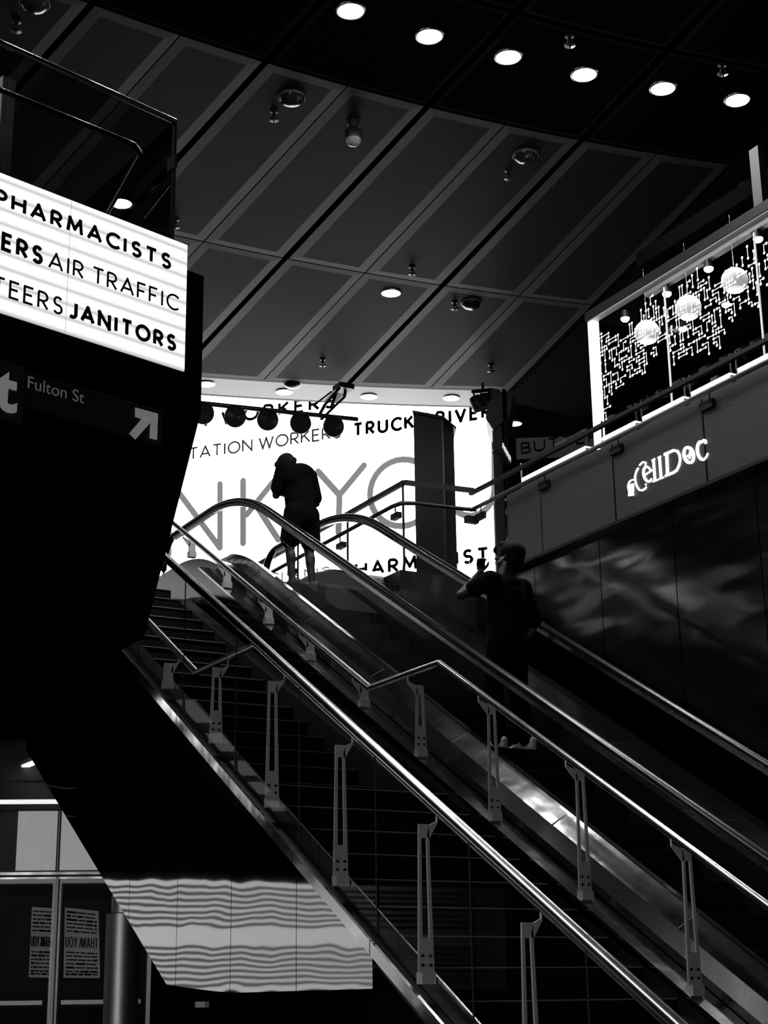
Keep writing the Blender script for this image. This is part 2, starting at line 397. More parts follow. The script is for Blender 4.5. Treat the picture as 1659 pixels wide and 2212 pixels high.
def speaker(p, r, label):
    t = thing('ceiling_speaker', p, label, 'speaker', 'round ceiling speakers')
    MB().lathe(p, [(r, .01), (r, -.016), (r * .97, -.022), (r * .93, -.018)]).build('rim', mat('grey_plastic', .12, .35), t)
    MB().lathe(p, [(r * .95, -.016), (r * .86, -.045), (r * .62, -.075), (r * .3, -.09), (.0, -.094)]).build('dome', mat('dark_gloss_plastic', .02, .15), t)
    return t
sp = speaker(at_z(630, 210, CZ - .005), .145, 'round black dome speaker nearest the left glass balcony on the dark ceiling')
dup(sp, at_z(1135, 335, CZ - .005), 'round black dome speaker under the fourth bright downlight')
dup(sp, at_z(1018, 654, CZ - .005), 'round black dome speaker right of the lone white downlight')
dup(sp, at_z(75, 6, CZ - .005), 'round dome speaker cut by the top left corner of the picture')
dup(sp, at_z(632, 827, CZ + .02), 'round dome speaker in the pale strip above the stage lamps')
dup(sp, at_z(1622, 404, CZ - .03), 'dome speaker beside the grey post at the right edge')

def sprinkler(p, label):
    t = thing('sprinkler_head', p, label, 'sprinkler', 'ceiling sprinkler heads')
    MB().lathe(p, [(.045, .0), (.045, -.008), (.02, -.012), (.016, -.05), (.028, -.055), (.028, -.065), (.008, -.07)]).build('body', BLACK, t)
    mb = MB().lathe(p, [(.055, -.10), (.055, -.106), (.0, -.106)]).cone(p + Vector((.022, 0, -.06)), p + Vector((.012, 0, -.103)), .005, .005, 8).cone(p + Vector((-.022, 0, -.06)), p + Vector((-.012, 0, -.103)), .005, .005, 8)
    mb.cone(p + Vector((0, 0, -.1)), p + Vector((0, 0, -.14)), .014, .006, 8).build('deflector', BLACK, t)
    return t
sk = sprinkler(at_z(697, 776, CZ - .005), 'sprinkler head above the bracket arm of the stage lamps')
for q, lab in (((890, 576), 'sprinkler head just above the lone white downlight'), ((1060, 788), 'sprinkler head above the cluster of lamps at the right end of the screen'),
               ((1098, 368), 'small sprinkler head below the right-hand dome speaker'), ((592, 240), 'sprinkler head below the left dome speaker'),
               ((379, 474), 'sprinkler head beside the right edge of the balcony glass'), ((982, 652), 'tiny sprinkler head left of the middle dome speaker'),
               ((1230, 78), 'sprinkler head between the bright downlights, top right'), ((1560, 140), 'sprinkler head right of the last bright downlights'),
               ((1607, 438), 'sprinkler head under the grey post at the right edge'), ((36, 46), 'sprinkler head near the top left corner')):
    dup(sk, at_z(*q, CZ - .005), lab)

p = at_z(763, 262, CZ - .005)
t = thing('security_camera', p, 'black pendant security camera dome with a shiny underside on the ceiling', 'camera')
MB().lathe(p, [(.07, .0), (.07, -.03), (.05, -.04), (.05, -.10), (.09, -.12), (.09, -.2), (.085, -.22)]).build('housing', BLACK, t)
MB().lathe(p, [(.084, -.215), (.075, -.26), (.045, -.29), (.0, -.30)]).build('dome', mat('grey_gloss_dome', .25, .12), t)

# ================================================================== FAR SCREEN
SU = Vector((.616, -.788, 0)); SN = Vector((-.788, -.616, 0))   # right along the screen, and out of it towards the hall
SP = EYE + ray(700, 1000) * 28.0
def build_screen():
    a = at_pl(330, 1100, SP, SN); b = at_pl(1062, 1000, SP, SN)
    a = a - SU * 2.5
    t = thing('led_screen', ((a.x + b.x) / 2, (a.y + b.y) / 2, UP), 'huge glowing white screen filling the far wall behind the man with bowed head', 'screen')
    SM = screen_mat('far_screen_light', SCREEN_L, 0.0, .5)
    mb = MB(); L = (b - a).length; c = (a + b) / 2
    mb.obox((c.x, c.y, (UP + 13.2) / 2) , SU * (L / 2), Vector((0, 0, (13.2 - UP) / 2)), SN * .01); mb.build('display', SM, t)
    mb = MB()
    mb.obox(Vector((c.x, c.y, (UP + 13.2) / 2)) - SN * .12, SU * (L / 2 + .05), Vector((0, 0, (13.3 - UP) / 2)), SN * .1); mb.build('housing', BLACK, t)
    I2 = mat('dim_led', .012, .7, emit=.035)
    N = SN
    row('ORKERS', .2, (526, 911.5), (724, 881.5), (526, 881), SP, N, 'lettering', INK, t, .44, pre='Y W')
    row('TATION WORKERS', .145, (408, 995), (738, 946.5), (408, 968), SP, N, 'lettering', I2, t, .24, pre='SANI')
    row('TRUCK DRIVE', .21, (763, 945.5), (1035, 907.5), (763, 914.5), SP, N, 'lettering', INK, t, .42, post='RS')
    row('TECHNICIANS', .12, (404, 1285), (716, 1250), (404, 1259), SP, N, 'lettering', mat('grey_led', .02, .7, emit=.2), t, .24)
    row('PHARMACISTS', .21, (738, 1251.5), (1089, 1210), (738, 1219.5), SP, N, 'lettering', INK, t, .42)
    # the big rounded grey letters of the greeting
    G = mat('mid_grey_led', .02, .7, emit=.25); 
    q = lambda x, y: at_pl(x, y, SP, N) + N * .014
    def big(strokes, wpx):
        mb = MB()
        for s in strokes:
            pts = [q(*p) for p in s]; wd = wpx / FPX * 28.0
            ribbon(mb, pts, wd, N, .012)
            for p in (pts[0], pts[-1]): mb.cone(p - N * .006, p + N * .006, wd / 2, wd / 2, 14)
        mb.build('greeting_letter', G, t)
    big([[(366, 1198), (366, 1056)], [(366, 1036), (476, 1184)], [(476, 1184), (476, 1046)]], 13.5)     # N
    big([[(526, 1174), (526, 1039)], [(592, 1040), (534, 1112)], [(553, 1090), (602, 1166)]], 14)       # K
    big([[(688, 1019), (734, 1070)], [(787, 1006), (734, 1070)], [(734, 1070), (732, 1150)]], 14)       # Y
    O = []
    for i in range(33):
        th = 2 * PI * i / 32; O.append((870 + 70 * math.cos(th) , 1065 - 72 * math.sin(th) - 4 * math.cos(th)))
    big([O], 13.5)
    Uu = [(967, 983), (967, 1060)] + [(1018 - 51 * math.cos(PI * i / 12), 1062 + 56 * math.sin(PI * i / 12) - 6 * i / 12) for i in range(13)] + [(1069, 975)]
    big([Uu], 13.5)
    big([[(250, 1215), (293, 1065)], [(293, 1065), (336, 1203)], [(266, 1160), (320, 1152)]], 13.5)     # A
build_screen()

# ================================================================== BALCONY END AND LEFT SIGN
DU = Vector((.961, .276, 0)); DN = Vector((.276, -.961, 0))      # right along the sign, and out of it towards the camera
def build_balcony():
    BP = W(10.03, 4.05, 4.03)
    ext = -DU * 9.0
    poly = [W(10.03, 4.05, 4.03), W(11.05, 4.05, 2.6), W(19, 4.05, 2.6), W(19, 4.05, 4.5), W(10.03, 4.05, 5.09)]
    mb = MB(); mb.prism([W(10.03, 4.05, 4.03), W(11.05, 4.05, 2.6), W(12.6, 4.05, 2.6), W(12.6, 4.05, 5.09), W(10.03, 4.05, 5.09)], ext)
    wb = struct(mb.build('wall_balcony', SOOT))
    mb = MB(); mb.box((-4, 11.9, 3.8), (4.04, 23, 4.1)); struct(mb.build('soffit', SOOT))
    # unseen luminous panels added under the balcony so the stair curb mirrors them
    u = Vector((-.51, .86, 0)); v = Vector((.86, .51, 0)); base = Vector((3.68, 12.2, 3.79)); p0 = None
    for d in (1.75, 3.6, 5.5, 7.3, 9.2):
        c = base + u * d; lab = 'unseen lit panel added under the balcony for reflections in the stair curb'
        if p0 is None:
            p0 = thing('added_light_panel', c, lab, 'light panel', 'added lit panels under the balcony')
            MB().obox(c + Vector((0, 0, .0)), u * .62, v * .14, Vector((0, 0, .012))).build('frame', BRUSH, p0)
            MB().obox(c - Vector((0, 0, .014)), u * .58, v * .11, Vector((0, 0, .004))).build('diffuser', mat('panel_light', .8, .5, emit=2.4), p0)
        else: dup(p0, c)
    # LED sign on the balcony front
    P0 = BP + DN * .10
    a = at_pl(397, 802, P0, DN); b = at_pl(397, 528, P0, DN); zb, zt = a.z, b.z
    t = thing('led_sign', (a.x - 2.4 * DU.x, a.y - 2.4 * DU.y, zb), 'long white lit sign listing job names on the balcony front at left', 'sign')
    L = 4.4; c = Vector((a.x, a.y, 0)) - DU * (L / 2)
    mb = MB(); mb.obox(Vector((c.x, c.y, (zb + zt) / 2)), DU * (L / 2), Vector((0, 0, (zt - zb) / 2)), DN * .008)
    mb.build('display', screen_mat('left_sign_light', SIGN_L, .5, (zt - zb) / 9.5), t)
    mb = MB(); mb.obox(Vector((c.x, c.y, (zb + zt) / 2)) - DN * .055, DU * (L / 2 + .004), Vector((0, 0, (zt - zb) / 2 + .004)), DN * .046); mb.build('housing', BLACK, t)
    MB().obox(at_pl(146, 580, P0, DN) .lerp(at_pl(146, 580, P0, DN), 0) * 1.0 + DN * .0085 + Vector((0, 0, (zb + zt) / 2 - at_pl(146, 580, P0, DN).z)), DU * .0015, Vector((0, 0, (zt - zb) / 2)), DN * .001).build('module_seam', mat('seam_grey', .3, .7, emit=.3), t)
    f = lambda x, y: (x / 3.352, 340 + y / 3.352)
    row('PHARMACISTS', .20, f(-46, 342), f(1232, 822), f(-46, 217), P0, DN, 'lettering', INK, t, .42, off=.0105)
    row('ERS', .20, f(0, 673), f(302, 790), f(0, 535), P0, DN, 'lettering', INK, t, .42, off=.0105)
    row('AIR TRAFFIC', .12, f(342, 802), f(1280, 1120), f(342, 676), P0, DN, 'lettering', INK, t, .3, off=.0105)
    row('TEERS', .12, f(-65, 982), f(446, 1151), f(-65, 847), P0, DN, 'lettering', INK, t, .34, off=.0105)
    row('JANITORS', .21, f(486, 1162), f(1268, 1413), f(486, 1035), P0, DN, 'lettering', INK, t, .42, off=.0105)
    # way-finding sign under it
    P1 = BP + DN * .16
    tl = at_pl(-60, 772, P1, DN); tr = at_pl(346, 893, P1, DN); bl = at_pl(346, 962, P1, DN)
    zt2 = (tl.z + tr.z) / 2; zb2 = bl.z; Lw = (tr - tl).length; c = (tl + tr) / 2
    t = thing('wayfinding_sign', (c.x, c.y, zb2), 'dark hanging direction sign with an arrow below the lit job-name sign', 'sign')
    MB().obox(Vector((c.x, c.y, (zt2 + zb2) / 2)), DU * (Lw / 2), Vector((0, 0, (zt2 - zb2) / 2)), DN * .03).build('panel', BLACK, t)
    MB().obox(Vector((c.x, c.y, zt2 - .004)), DU * (Lw / 2), Vector((0, 0, .006)), DN * .034).build('edge_strip', mat('strip_metal', .12, .4, 1), t)
    LM = mat('grey_sign_lettering', .2, .5, emit=.05); LM2 = mat('pale_sign_lettering', .3, .5, emit=.11)
    P2 = P1 + DN * .032; Vz = Vector((0, 0, 1))
    O = at_pl(57, 837, P2, DN); E_ = at_pl(195, 876, P2, DN); Hh = at_pl(57, 809, P2, DN).z - O.z
    font_text('Fulton St', O, (E_ - O).normalized(), Vz, (E_ - O).length / 4.05, 'lettering', LM, t, .002, -.001)
    # big letter on the tile at the left end
    a = at_pl(-60, 760, P2, DN); b = at_pl(46, 916, P2, DN)
    cc = (a + b) / 2
    MB().obox(cc, DU * abs((b - a).dot(DU)) / 2, Vz * (abs((at_pl(46, 790, P2, DN).z - b.z)) / 2), DN * .006).build('tile', mat('grey_tile', .015, .5), t)
    O = at_pl(-12, 880, P2, DN); font_text('t', O + DN * .012, DU, Vz, .42, 'lettering', LM2, t, .002, .012)
    # arrow up and right
    q = lambda x, y: at_pl(x, y, P2, DN) + DN * .004
    mb = MB(); mb.prism([q(278, 937), q(312, 897), q(325, 912), q(291, 950)], DN * .004)
    mb.prism([q(291, 881), q(340, 894), q(338, 951), q(322, 947), q(324, 912), q(291, 901)], DN * .004)
    mb.build('arrow', LM2, t)
build_balcony()

def build_balcony_guard():
    P0 = W(10.03, 4.05, 4.03) - DN * .35
    a = at_pl(378, 262, P0, DN); b = at_pl(374, 520, P0, DN)
    t = thing('balcony_guard', a - Vector((0, 0, a.z - 6.3)), 'frameless glass balustrade with steel cap above the lit job-name sign', 'guard rail')
    zc = a.z; B = Vector((0, 1, 0)) * 5
    MB().tube([a - DU * 4.4, a], .022).build('cap_rail', TUBE, t)
    z0 = 6.31
    for k in range(3):
        c = a - DU * (1.45 * k + .725); MB().obox(Vector((c.x, c.y, (zc + z0) / 2)), DU * .72, Vector((0, 0, (zc - z0) / 2)), DN * .008).build('glass_panel', GLASSD, t)
    d = Vector((-.6, 5, 0)); c = a + d / 2
    MB().obox(Vector((c.x, c.y, (zc + z0) / 2)), d / 2, Vector((0, 0, (zc - z0) / 2)), Vector((.009, 0, 0))).build('glass_panel', GLASSD, t)
    MB().obox(Vector((a.x, a.y, (zc + z0) / 2)), DU * .012, Vector((0, 0, (zc - z0) / 2)), DN * .014).build('corner_post', BLACK, t)
    Pi = P0 - DN * .12
    h = [at_pl(-40, 178, Pi, DN), at_pl(270, 304, Pi, DN), at_pl(290, 313, Pi, DN), at_pl(303, 330, Pi, DN)]
    zz = h[1].z
    e = at_z(226, 470, zz)
    MB().tube(h + [e], .021).build('handrail', TUBE, t)
    e2 = at_z(310, 470, zz - .12); s2 = at_z(366, 398, zz - .12); MB().tube([s2, e2], .012).build('lower_rail', TUBE, t)
    MB().obox(at_pl(372, 352, P0, DN), DU * .012, Vector((0, 0, .06)), DN * .05).build('rail_bracket', BLACK, t)
    pp = at_pl(8, 300, P0 - DN * .6, DN)
    tag(MB().obox(pp - Vector((0, 0, .1)), DU * .055, Vector((0, 0, .6)), DN * .03).build('pilaster', mat('grey_pilaster', .7, .5)), 'grey upright pilaster behind the balcony glass at the left edge', 'pillar')
build_balcony_guard()

# ================================================================== STAIR
XL, XR = 4.30, 5.78          # inner faces of the two stringers
C_NOSE = -4.187 + 1.2        # nosing line of the lower flight (world z at y = 0)
Y0, Y1 = 9.63, 10.67         # the landing
ZL = C_NOSE + T30 * Y0       # landing level
def hand_z(y):               # handrail height along the stair
    zf = ZL + .92
    return zf + T30 * (y - Y0) if y < Y0 else (zf if y < Y1 else zf + T30 * (y - Y1))
def build_stair():
    t = thing('staircase', (5.0, 8.0, 0), 'dark straight staircase with a landing left of the escalator', 'staircase')
    n1 = 15; r1 = ZL / n1; d1 = r1 / T30
    def step(y, z, d, r):
        s = MB().box((XL + .002, y, max(0.0, z - r - .12)), (XR - .002, y + d + .05, z)).build('step', STEP, t)
        MB().box((XL + .02, y - .012, z - .004), (XR - .02, y + .022, z + .003)).build('nosing', NOSE, s)
    for i in range(n1): step(Y0 - d1 * i, ZL - r1 * i, d1 if i else Y1 - Y0, r1)
    n2 = 16; r2 = (UP - ZL) / n2; d2 = r2 / T30
    for i in range(1, n2 + 1): step(Y1 + d2 * (i - 1), ZL + r2 * i, d2, r2)
    # left side: mirror-like cladding panels from the guard shoe down to the raked soffit
    ctop = -4.19 + 1.2
    def zbot(y):
        zi = 1.2 - 5.985 + T30 * y; zf = 1.27
        if y > 10.6: return zi
        if y < 9.3: return zf
        u = (y - 9.3) / 1.3; z1 = 1.2 - 5.985 + T30 * 10.6
        return zf * (1 - u) ** 2 + 2 * u * (1 - u) * (zf) + u * u * z1 if False else zf + (z1 - zf) * u * u * (1.9 - .9 * u)
    ys = [4.9, 5.83, 6.76, 7.67, 8.59, 9.53, 10.44, 11.38, 12.3, 13.25, 14.2]
    for k in range(len(ys) - 1):
        if ys[k] < 7.5: continue
        n = 18; mb = MB(); vs = []; m_ = 10
        for i in range(n + 1):
            u = i / n; y = ys[k] + .004 + (ys[k + 1] - ys[k] - .008) * u
            zt, zb = ctop + T30 * y, zbot(y)
            zb = min(zb, zt - .02)
            for j in range(m_ + 1):
                v = j / m_
                vs.append(Vector((4.12, y, zb + (zt - zb) * v)))
        fs = [(i * (m_ + 1) + j, (i + 1) * (m_ + 1) + j, (i + 1) * (m_ + 1) + j + 1, i * (m_ + 1) + j + 1) for i in range(n) for j in range(m_)]
        mb.add(vs, fs, True)
        ol = [Vector((4.1206, p.y, p.z)) for p in vs[0::m_ + 1]] + [Vector((4.1206, p.y, p.z)) for p in reversed(vs[m_::m_ + 1])]
        mb.prism(ol, (.018, 0, 0)); mb.build('cladding_panel', MIRR, t)
    # core behind the panels, raked soffit and plinth
    poly = [Vector((4.142, y, zbot(y) + .02)) for y in [7.67, 9.3, 9.7, 10.0, 10.3, 10.6, 12, 14.2]] + [Vector((4.142, 14.2, ctop + T30 * 14.2 - .05)), Vector((4.142, 7.67, ctop + T30 * 7.67 - .05))]
    MB().prism(poly, (XL - 4.142, 0, 0)).build('stringer', SOOT, t)
    MB().prism([Vector((4.15, 5.0, 0)), Vector((4.15, 5.0, ctop + T30 * 5.0 - .03)), Vector((4.15, 7.5, 1.26)), Vector((4.15, 9.6, 1.26)), Vector((4.15, 9.6, 0))], (XL - 4.15, 0, 0)).build('plinth', SOOT, t)
    poly = [Vector((XR, y, z)) for y, z in ((4.9, 0), (9.3, 0), (14.6, 4.1), (15.4, UP - .46), (15.4, UP - .02), (14.9, 1.2 - 4.14 + T30 * 14.0), (4.9, 1.2 - 4.14 + T30 * 4.9))]
    MB().prism(poly, (.16, 0, 0)).build('stringer', DARK, t)
    MB().sweep([Vector((XR + .085, y, 1.2 - 4.125 + T30 * y)) for y in (4.9, 14.3)], [(-.085, -.02), (.085, -.02), (.085, .0), (-.085, .0)], False).build('stringer_cap', STEEL, t)
build_stair()

def slope_path(x, c, y0, y1): return [Vector((x, y0, 1.2 + c + T30 * y0)), Vector((x, y1, 1.2 + c + T30 * y1))]
def build_left_guard():
    t = thing('glass_balustrade', (4.14, 8, 1.0), 'clear glass balustrade with a straight steel cap along the left side of the stair', 'balustrade')
    MB().tube(slope_path(4.14, -3.105, 4.9, 14.0), .031, 16).build('cap_rail', TUBE, t)
    ys = [4.9, 5.80, 6.72, 7.66, 8.60, 9.55, 10.48, 11.42, 12.35, 13.3, 14.0]
    for k in range(len(ys) - 1):
        a, b = ys[k] + .006, ys[k + 1] - .006
        q = lambda y, c: Vector((4.132, y, 1.2 + c + T30 * y))
        MB().prism([q(a, -4.2), q(b, -4.2), q(b, -3.12), q(a, -3.12)], (.016, 0, 0)).build('glass_panel', GLASS, t)
        MB().prism([Vector((4.1395, b - .002, 1.2 - 4.1 + T30 * b)), Vector((4.1395, b + .010, 1.2 - 4.1 + T30 * b)), Vector((4.1395, b + .010, 1.2 - 3.13 + T30 * b)), Vector((4.1395, b - .002, 1.2 - 3.13 + T30 * b))], (.004, 0, 0)).build('joint', BLACK, t)
        a, b = ys[k] + .004, ys[k + 1] - .004
        MB().prism([Vector((4.098, a, 1.2 - 4.185 + T30 * a)), Vector((4.098, b, 1.2 - 4.185 + T30 * b)), Vector((4.098, b, 1.2 - 4.112 + T30 * b)), Vector((4.098, a, 1.2 - 4.112 + T30 * a))], (.02, 0, 0)).build('shoe', STEEL, t)
    for k in range(len(ys) - 1):
        a, b = ys[k] + .024, ys[k + 1] + .016
        if b > 14.0: b = 14.0
        MB().prism([Vector((4.282, a, 1.2 - 4.23 + T30 * a)), Vector((4.282, b, 1.2 - 4.23 + T30 * b)), Vector((4.282, b, 1.2 - 4.085 + T30 * b)), Vector((4.282, a, 1.2 - 4.085 + T30 * a))], (.012, 0, 0)).build('curb', STEEL, t)
    MB().sweep([Vector((4.21, y, 1.2 - 4.225 + T30 * y)) for y in (4.9, 14.0)], [(-.068, -.02), (.068, -.02), (.068, 0), (-.068, 0)], False).build('sill', BLACK, t)
build_left_guard()

def handrail(name, xr, xp, sgn, ys, label, cbase):
    """tubular handrail on slotted posts; the rail follows flights and landing, the posts stand on the raked curb"""
    t = thing(name, (xp, 9, 1.0), label, 'handrail')
    pts = [Vector((xr, y, hand_z(y))) for y in (4.9, Y0, Y1, 14.9)]
    MB().tube(pts, .023, 14).build('rail', TUBE, t)
    for y in ys:
        zb = 1.2 + cbase + T30 * y; zt = hand_z(y) - .075
        h = zt - zb
        if h < .12: h = .12; zt = zb + h
        wb, wt = .046, .030
        if h < .3: wb, wt = .04, .034
        foot = .055
        X = lambda u, z: Vector((xp + u, y - .006, z))
        p = MB()
        # plate with a long slot: left bar, right bar, head and tail
        zs0, zs1 = zb + foot + (.17 if h > .4 else .11), zt - (.07 if h > .4 else .05)
        wd = lambda z: wb + (wt - wb) * (z - zb - foot) / max(.05, h - foot)
        if zs1 - zs0 > .04:
            s = .5
            p.prism([X(-wd(zb + foot), zb + foot), X(wd(zb + foot), zb + foot), X(wd(zs0), zs0), X(-wd(zs0), zs0)], (0, .012, 0))
            p.prism([X(-wd(zs0), zs0), X(-wd(zs0) * s, zs0), X(-wd(zs1) * s, zs1), X(-wd(zs1), zs1)], (0, .012, 0))
            p.prism([X(wd(zs0) * s, zs0), X(wd(zs0), zs0), X(wd(zs1), zs1), X(wd(zs1) * s, zs1)], (0, .012, 0))
            p.prism([X(-wd(zs1), zs1), X(wd(zs1), zs1), X(wd(zt), zt), X(-wd(zt), zt)], (0, .012, 0))
        else:
            p.prism([X(-wb, zb + foot), X(wb, zb + foot), X(wt, zt), X(-wt, zt)], (0, .012, 0))
        po = p.build('post', POST, t)
        MB().box((xp - .04, y - .03, zb - .002), (xp + .04, y + .03, zb + foot)).build('foot', POST, po)
        # arm with a thin upturned stem to the rail
        am = MB(); am.prism([X(sgn * wt * .6, zt - .06), X(sgn * wt, zt - .005), X((xr - xp), zt + .02), X((xr - xp), zt + .005), X(sgn * wt, zt - .075)], (0, .012, 0))
        am.cone(Vector((xr, y, zt + .005)), Vector((xr, y, hand_z(y) - .01)), .006, .006, 8); am.build('arm', POST, po)
        if h > .3:
            for ux in (-.5, .5):
                for zz in (.035, .08): MB().cone(X(ux * wb, zb + foot + zz) + Vector((0, -.004, 0)), X(ux * wb, zb + foot + zz), .0085, .0085, 10).build('bolt', BLACK, po)
    return t
handrail('stair_handrail', 4.316, 4.235, 1, [11.02, 10.10, 9.185, 8.255, 7.315, 6.385, 5.45], 'steel handrail on slotted posts along the left side of the stair, stepping at the landing', -4.135)
handrail('stair_handrail', 5.73, 5.83, -1, [14.6, 13.69, 12.74, 11.9, 10.95, 10.08, 9.12, 8.14, 7.17, 6.2], 'steel handrail on slotted posts between the stair and the escalator, stepping at the landing', -4.125)

# ================================================================== ESCALATOR
EX0, EX1 = 6.32, 7.58
C_RAIL = -3.33 + 1.2; Z_TOP = 5.06 + 1.2
def esc_path(off=0.0, y_lo=4.6, y_hi=16.35, newel=False, n=12):
    """line parallel to the handrail run (y, z), off metres below it"""
    R = 3.0; yt = (Z_TOP - C_RAIL) / T30; d = R * math.tan(math.radians(15))
    cy, cz = yt + d, Z_TOP - R
    pts = [(y_lo, C_RAIL + T30 * y_lo - off / math.cos(math.radians(30)))]
    for i in range(n + 1):
        a = math.radians(120 - 30 * i / n); pts.append((cy + (R - off) * math.cos(a), cz + (R - off) * math.sin(a)))
    pts.append((y_hi, Z_TOP - off))
    if newel:
        r = .33
        for i in range(1, 13): a = math.radians(90 - 15 * i); pts.append((y_hi + r * math.cos(a), Z_TOP - r + r * math.sin(a)))
        pts.append((y_hi - .25, Z_TOP - 2 * r))
    return pts
def build_escalator():
    t = thing('escalator', (6.95, 9, 0), 'escalator with black handrails and glass sides carrying two men', 'escalator')
    for x, sd in ((EX0, -1), (EX1, 1)):
        path = [Vector((x, y, z)) for y, z in esc_path(0, newel=True)]
        el = [(.042 * math.cos(2 * PI * i / 14), .030 * math.sin(2 * PI * i / 14)) for i in range(14)]
        MB().sweep(path, el).build('handrail', RUBBER, t)
        path = [Vector((x, y, z)) for y, z in esc_path(.043, newel=False)]
        MB().sweep(path, [(-.022, -.016), (.022, -.016), (.022, .016), (-.022, .016)], False).build('rail_guide', BRUSH, t)
        # glass in panels
        up = esc_path(.05); lo = esc_path(.56)
        def zi(P, y):
            for (a, b), (c, d) in zip(P[:-1], P[1:]):
                if a <= y <= c + 1e-9: return b + (d - b) * (y - a) / max(1e-9, c - a)
            return P[-1][1]
        ys = [4.75 + .98 * i for i in range(12)] + [16.4]
        for k in range(len(ys) - 1):
            m_ = 6; A = [ys[k] + .003 + (ys[k + 1] - ys[k] - .006) * i / m_ for i in range(m_ + 1)]
            poly = [Vector((x - .006, y, zi(lo, y))) for y in A] + [Vector((x - .006, y, zi(up, y))) for y in reversed(A)]
            MB().prism(poly, (.012, 0, 0)).build('glass_panel', GLASS, t)
        # decks: inner slope towards the steps, outer cover
        base = [(y, z) for y, z in esc_path(.55, y_hi=16.6)]
        def strip(nm, offs, m):
            """offs: [(x, dz)] cross section from one edge to the other, swept along the deck line"""
            mb = MB(); vs = []; k = len(offs)
            for (y, z) in base: vs += [Vector((x + ox, y, z + oz)) for ox, oz in offs]
            fs = [(i * k + j, i * k + j + 1, (i + 1) * k + j + 1, (i + 1) * k + j) for i in range(len(base) - 1) for j in range(k - 1)]
            mb.add(vs, fs); return mb.build(nm, m, t)
        si = -sd
        strip('inner_deck', [(si * .006, .0), (si * .10, -.03), (si * .125, -.05), (si * .125, -.06)], STEEL)
        strip('skirt', [(si * .125, -.06), (si * .13, -.44)], mat('skirt_steel', .1, .35, 1.0, rvar=.05))
        if sd < 0:
            strip('outer_deck', [(-.006, 0), (-.15, -.09), (-.155, -.10)], mat('satin_deck_steel', .2, .12, 1.0, rvar=.04, scale=4, bump=.003))
            strip('side_cover', [(-.155, -.09), (-.36, -.095), (-.36, -.5)], mat('dark_brushed_steel', .10, .15, 1.0, rvar=.04, scale=20))
        else:
            strip('outer_deck', [(.006, 0), (.30, .0), (.46, -.015), (.46, -.5)], mat('dark_polished_steel', .09, .2, 1.0, rvar=.06, scale=6))
        # deck seams
        for y in [5.2 + 1.25 * i for i in range(8)]:
            z = zi(base, y)
            mb = MB(); xo = -.155 if sd < 0 else .2
            mb.obox(Vector((x + xo / 2, y, z - (.045 if sd < 0 else 0) + .0015)), Vector((xo / 2, 0, -.045 if sd < 0 else 0)), Vector((0, .004, .004 * T30)), Vector((0, 0, .001))).build('deck_seam', BLACK, t)
        # newel front plate
        MB().box((x - .06, 16.3, UP), (x + .06, 16.62, Z_TOP - .62)).build('newel_base', BRUSH, t)
        MB().lathe((x, 16.72, UP), [(.16, 0), (.16, .34), (.15, .37), (.1, .38), (0, .38)], 24).build('newel_drum', BLACK, t)
    # steps
    y = 10.63; z = 1.2 + 1.905; d, r = .4, .4 * T30
    k0 = -13
    proto = None
    for k in range(k0, 10):
        yy, zz = y + d * k, z + r * k
        if zz > UP: zz = UP
        if yy + d > 14.6: break
        if zz < .15: continue
        if proto is None:
            mb = MB(); mb.box((EX0 + .135, yy, zz - r - .05), (EX1 - .135, yy + d + .02, zz - .012))
            nr = 40
            for i in range(nr):
                xx = EX0 + .14 + (EX1 - EX0 - .28) * (i + .5) / nr; mb.box((xx - .006, yy, zz - .013), (xx + .006, yy + d, zz))
            proto = mb.build('step', mat('ribbed_step', .02, .45, .6, rvar=.05), t); p0 = Vector((yy, zz, 0))
        else:
            c = proto.copy(); COL.objects.link(c); c.parent = t; c.location = Vector((0, yy - p0.x, zz - p0.y))
    MB().box((EX0 + .13, 14.2, UP - .3), (EX1 - .13, 14.5, UP + .004)).build('comb_plate', BLACK, t)
    # truss below
    tl = [(5.0, .02), (6.3, .02), (14.2, 1.2 - 4.9 + T30 * 14.2 - .3), (14.4, UP - .5), (14.4, UP - .35), (13.9, 1.2 - 4.62 + T30 * 13.9), (5.0, 1.2 - 4.62 + T30 * 5.0)]
    MB().prism([Vector((EX0 - .35, y, z)) for y, z in tl], (EX1 - EX0 + .80, 0, 0)).build('truss', SOOT, t)
build_escalator()

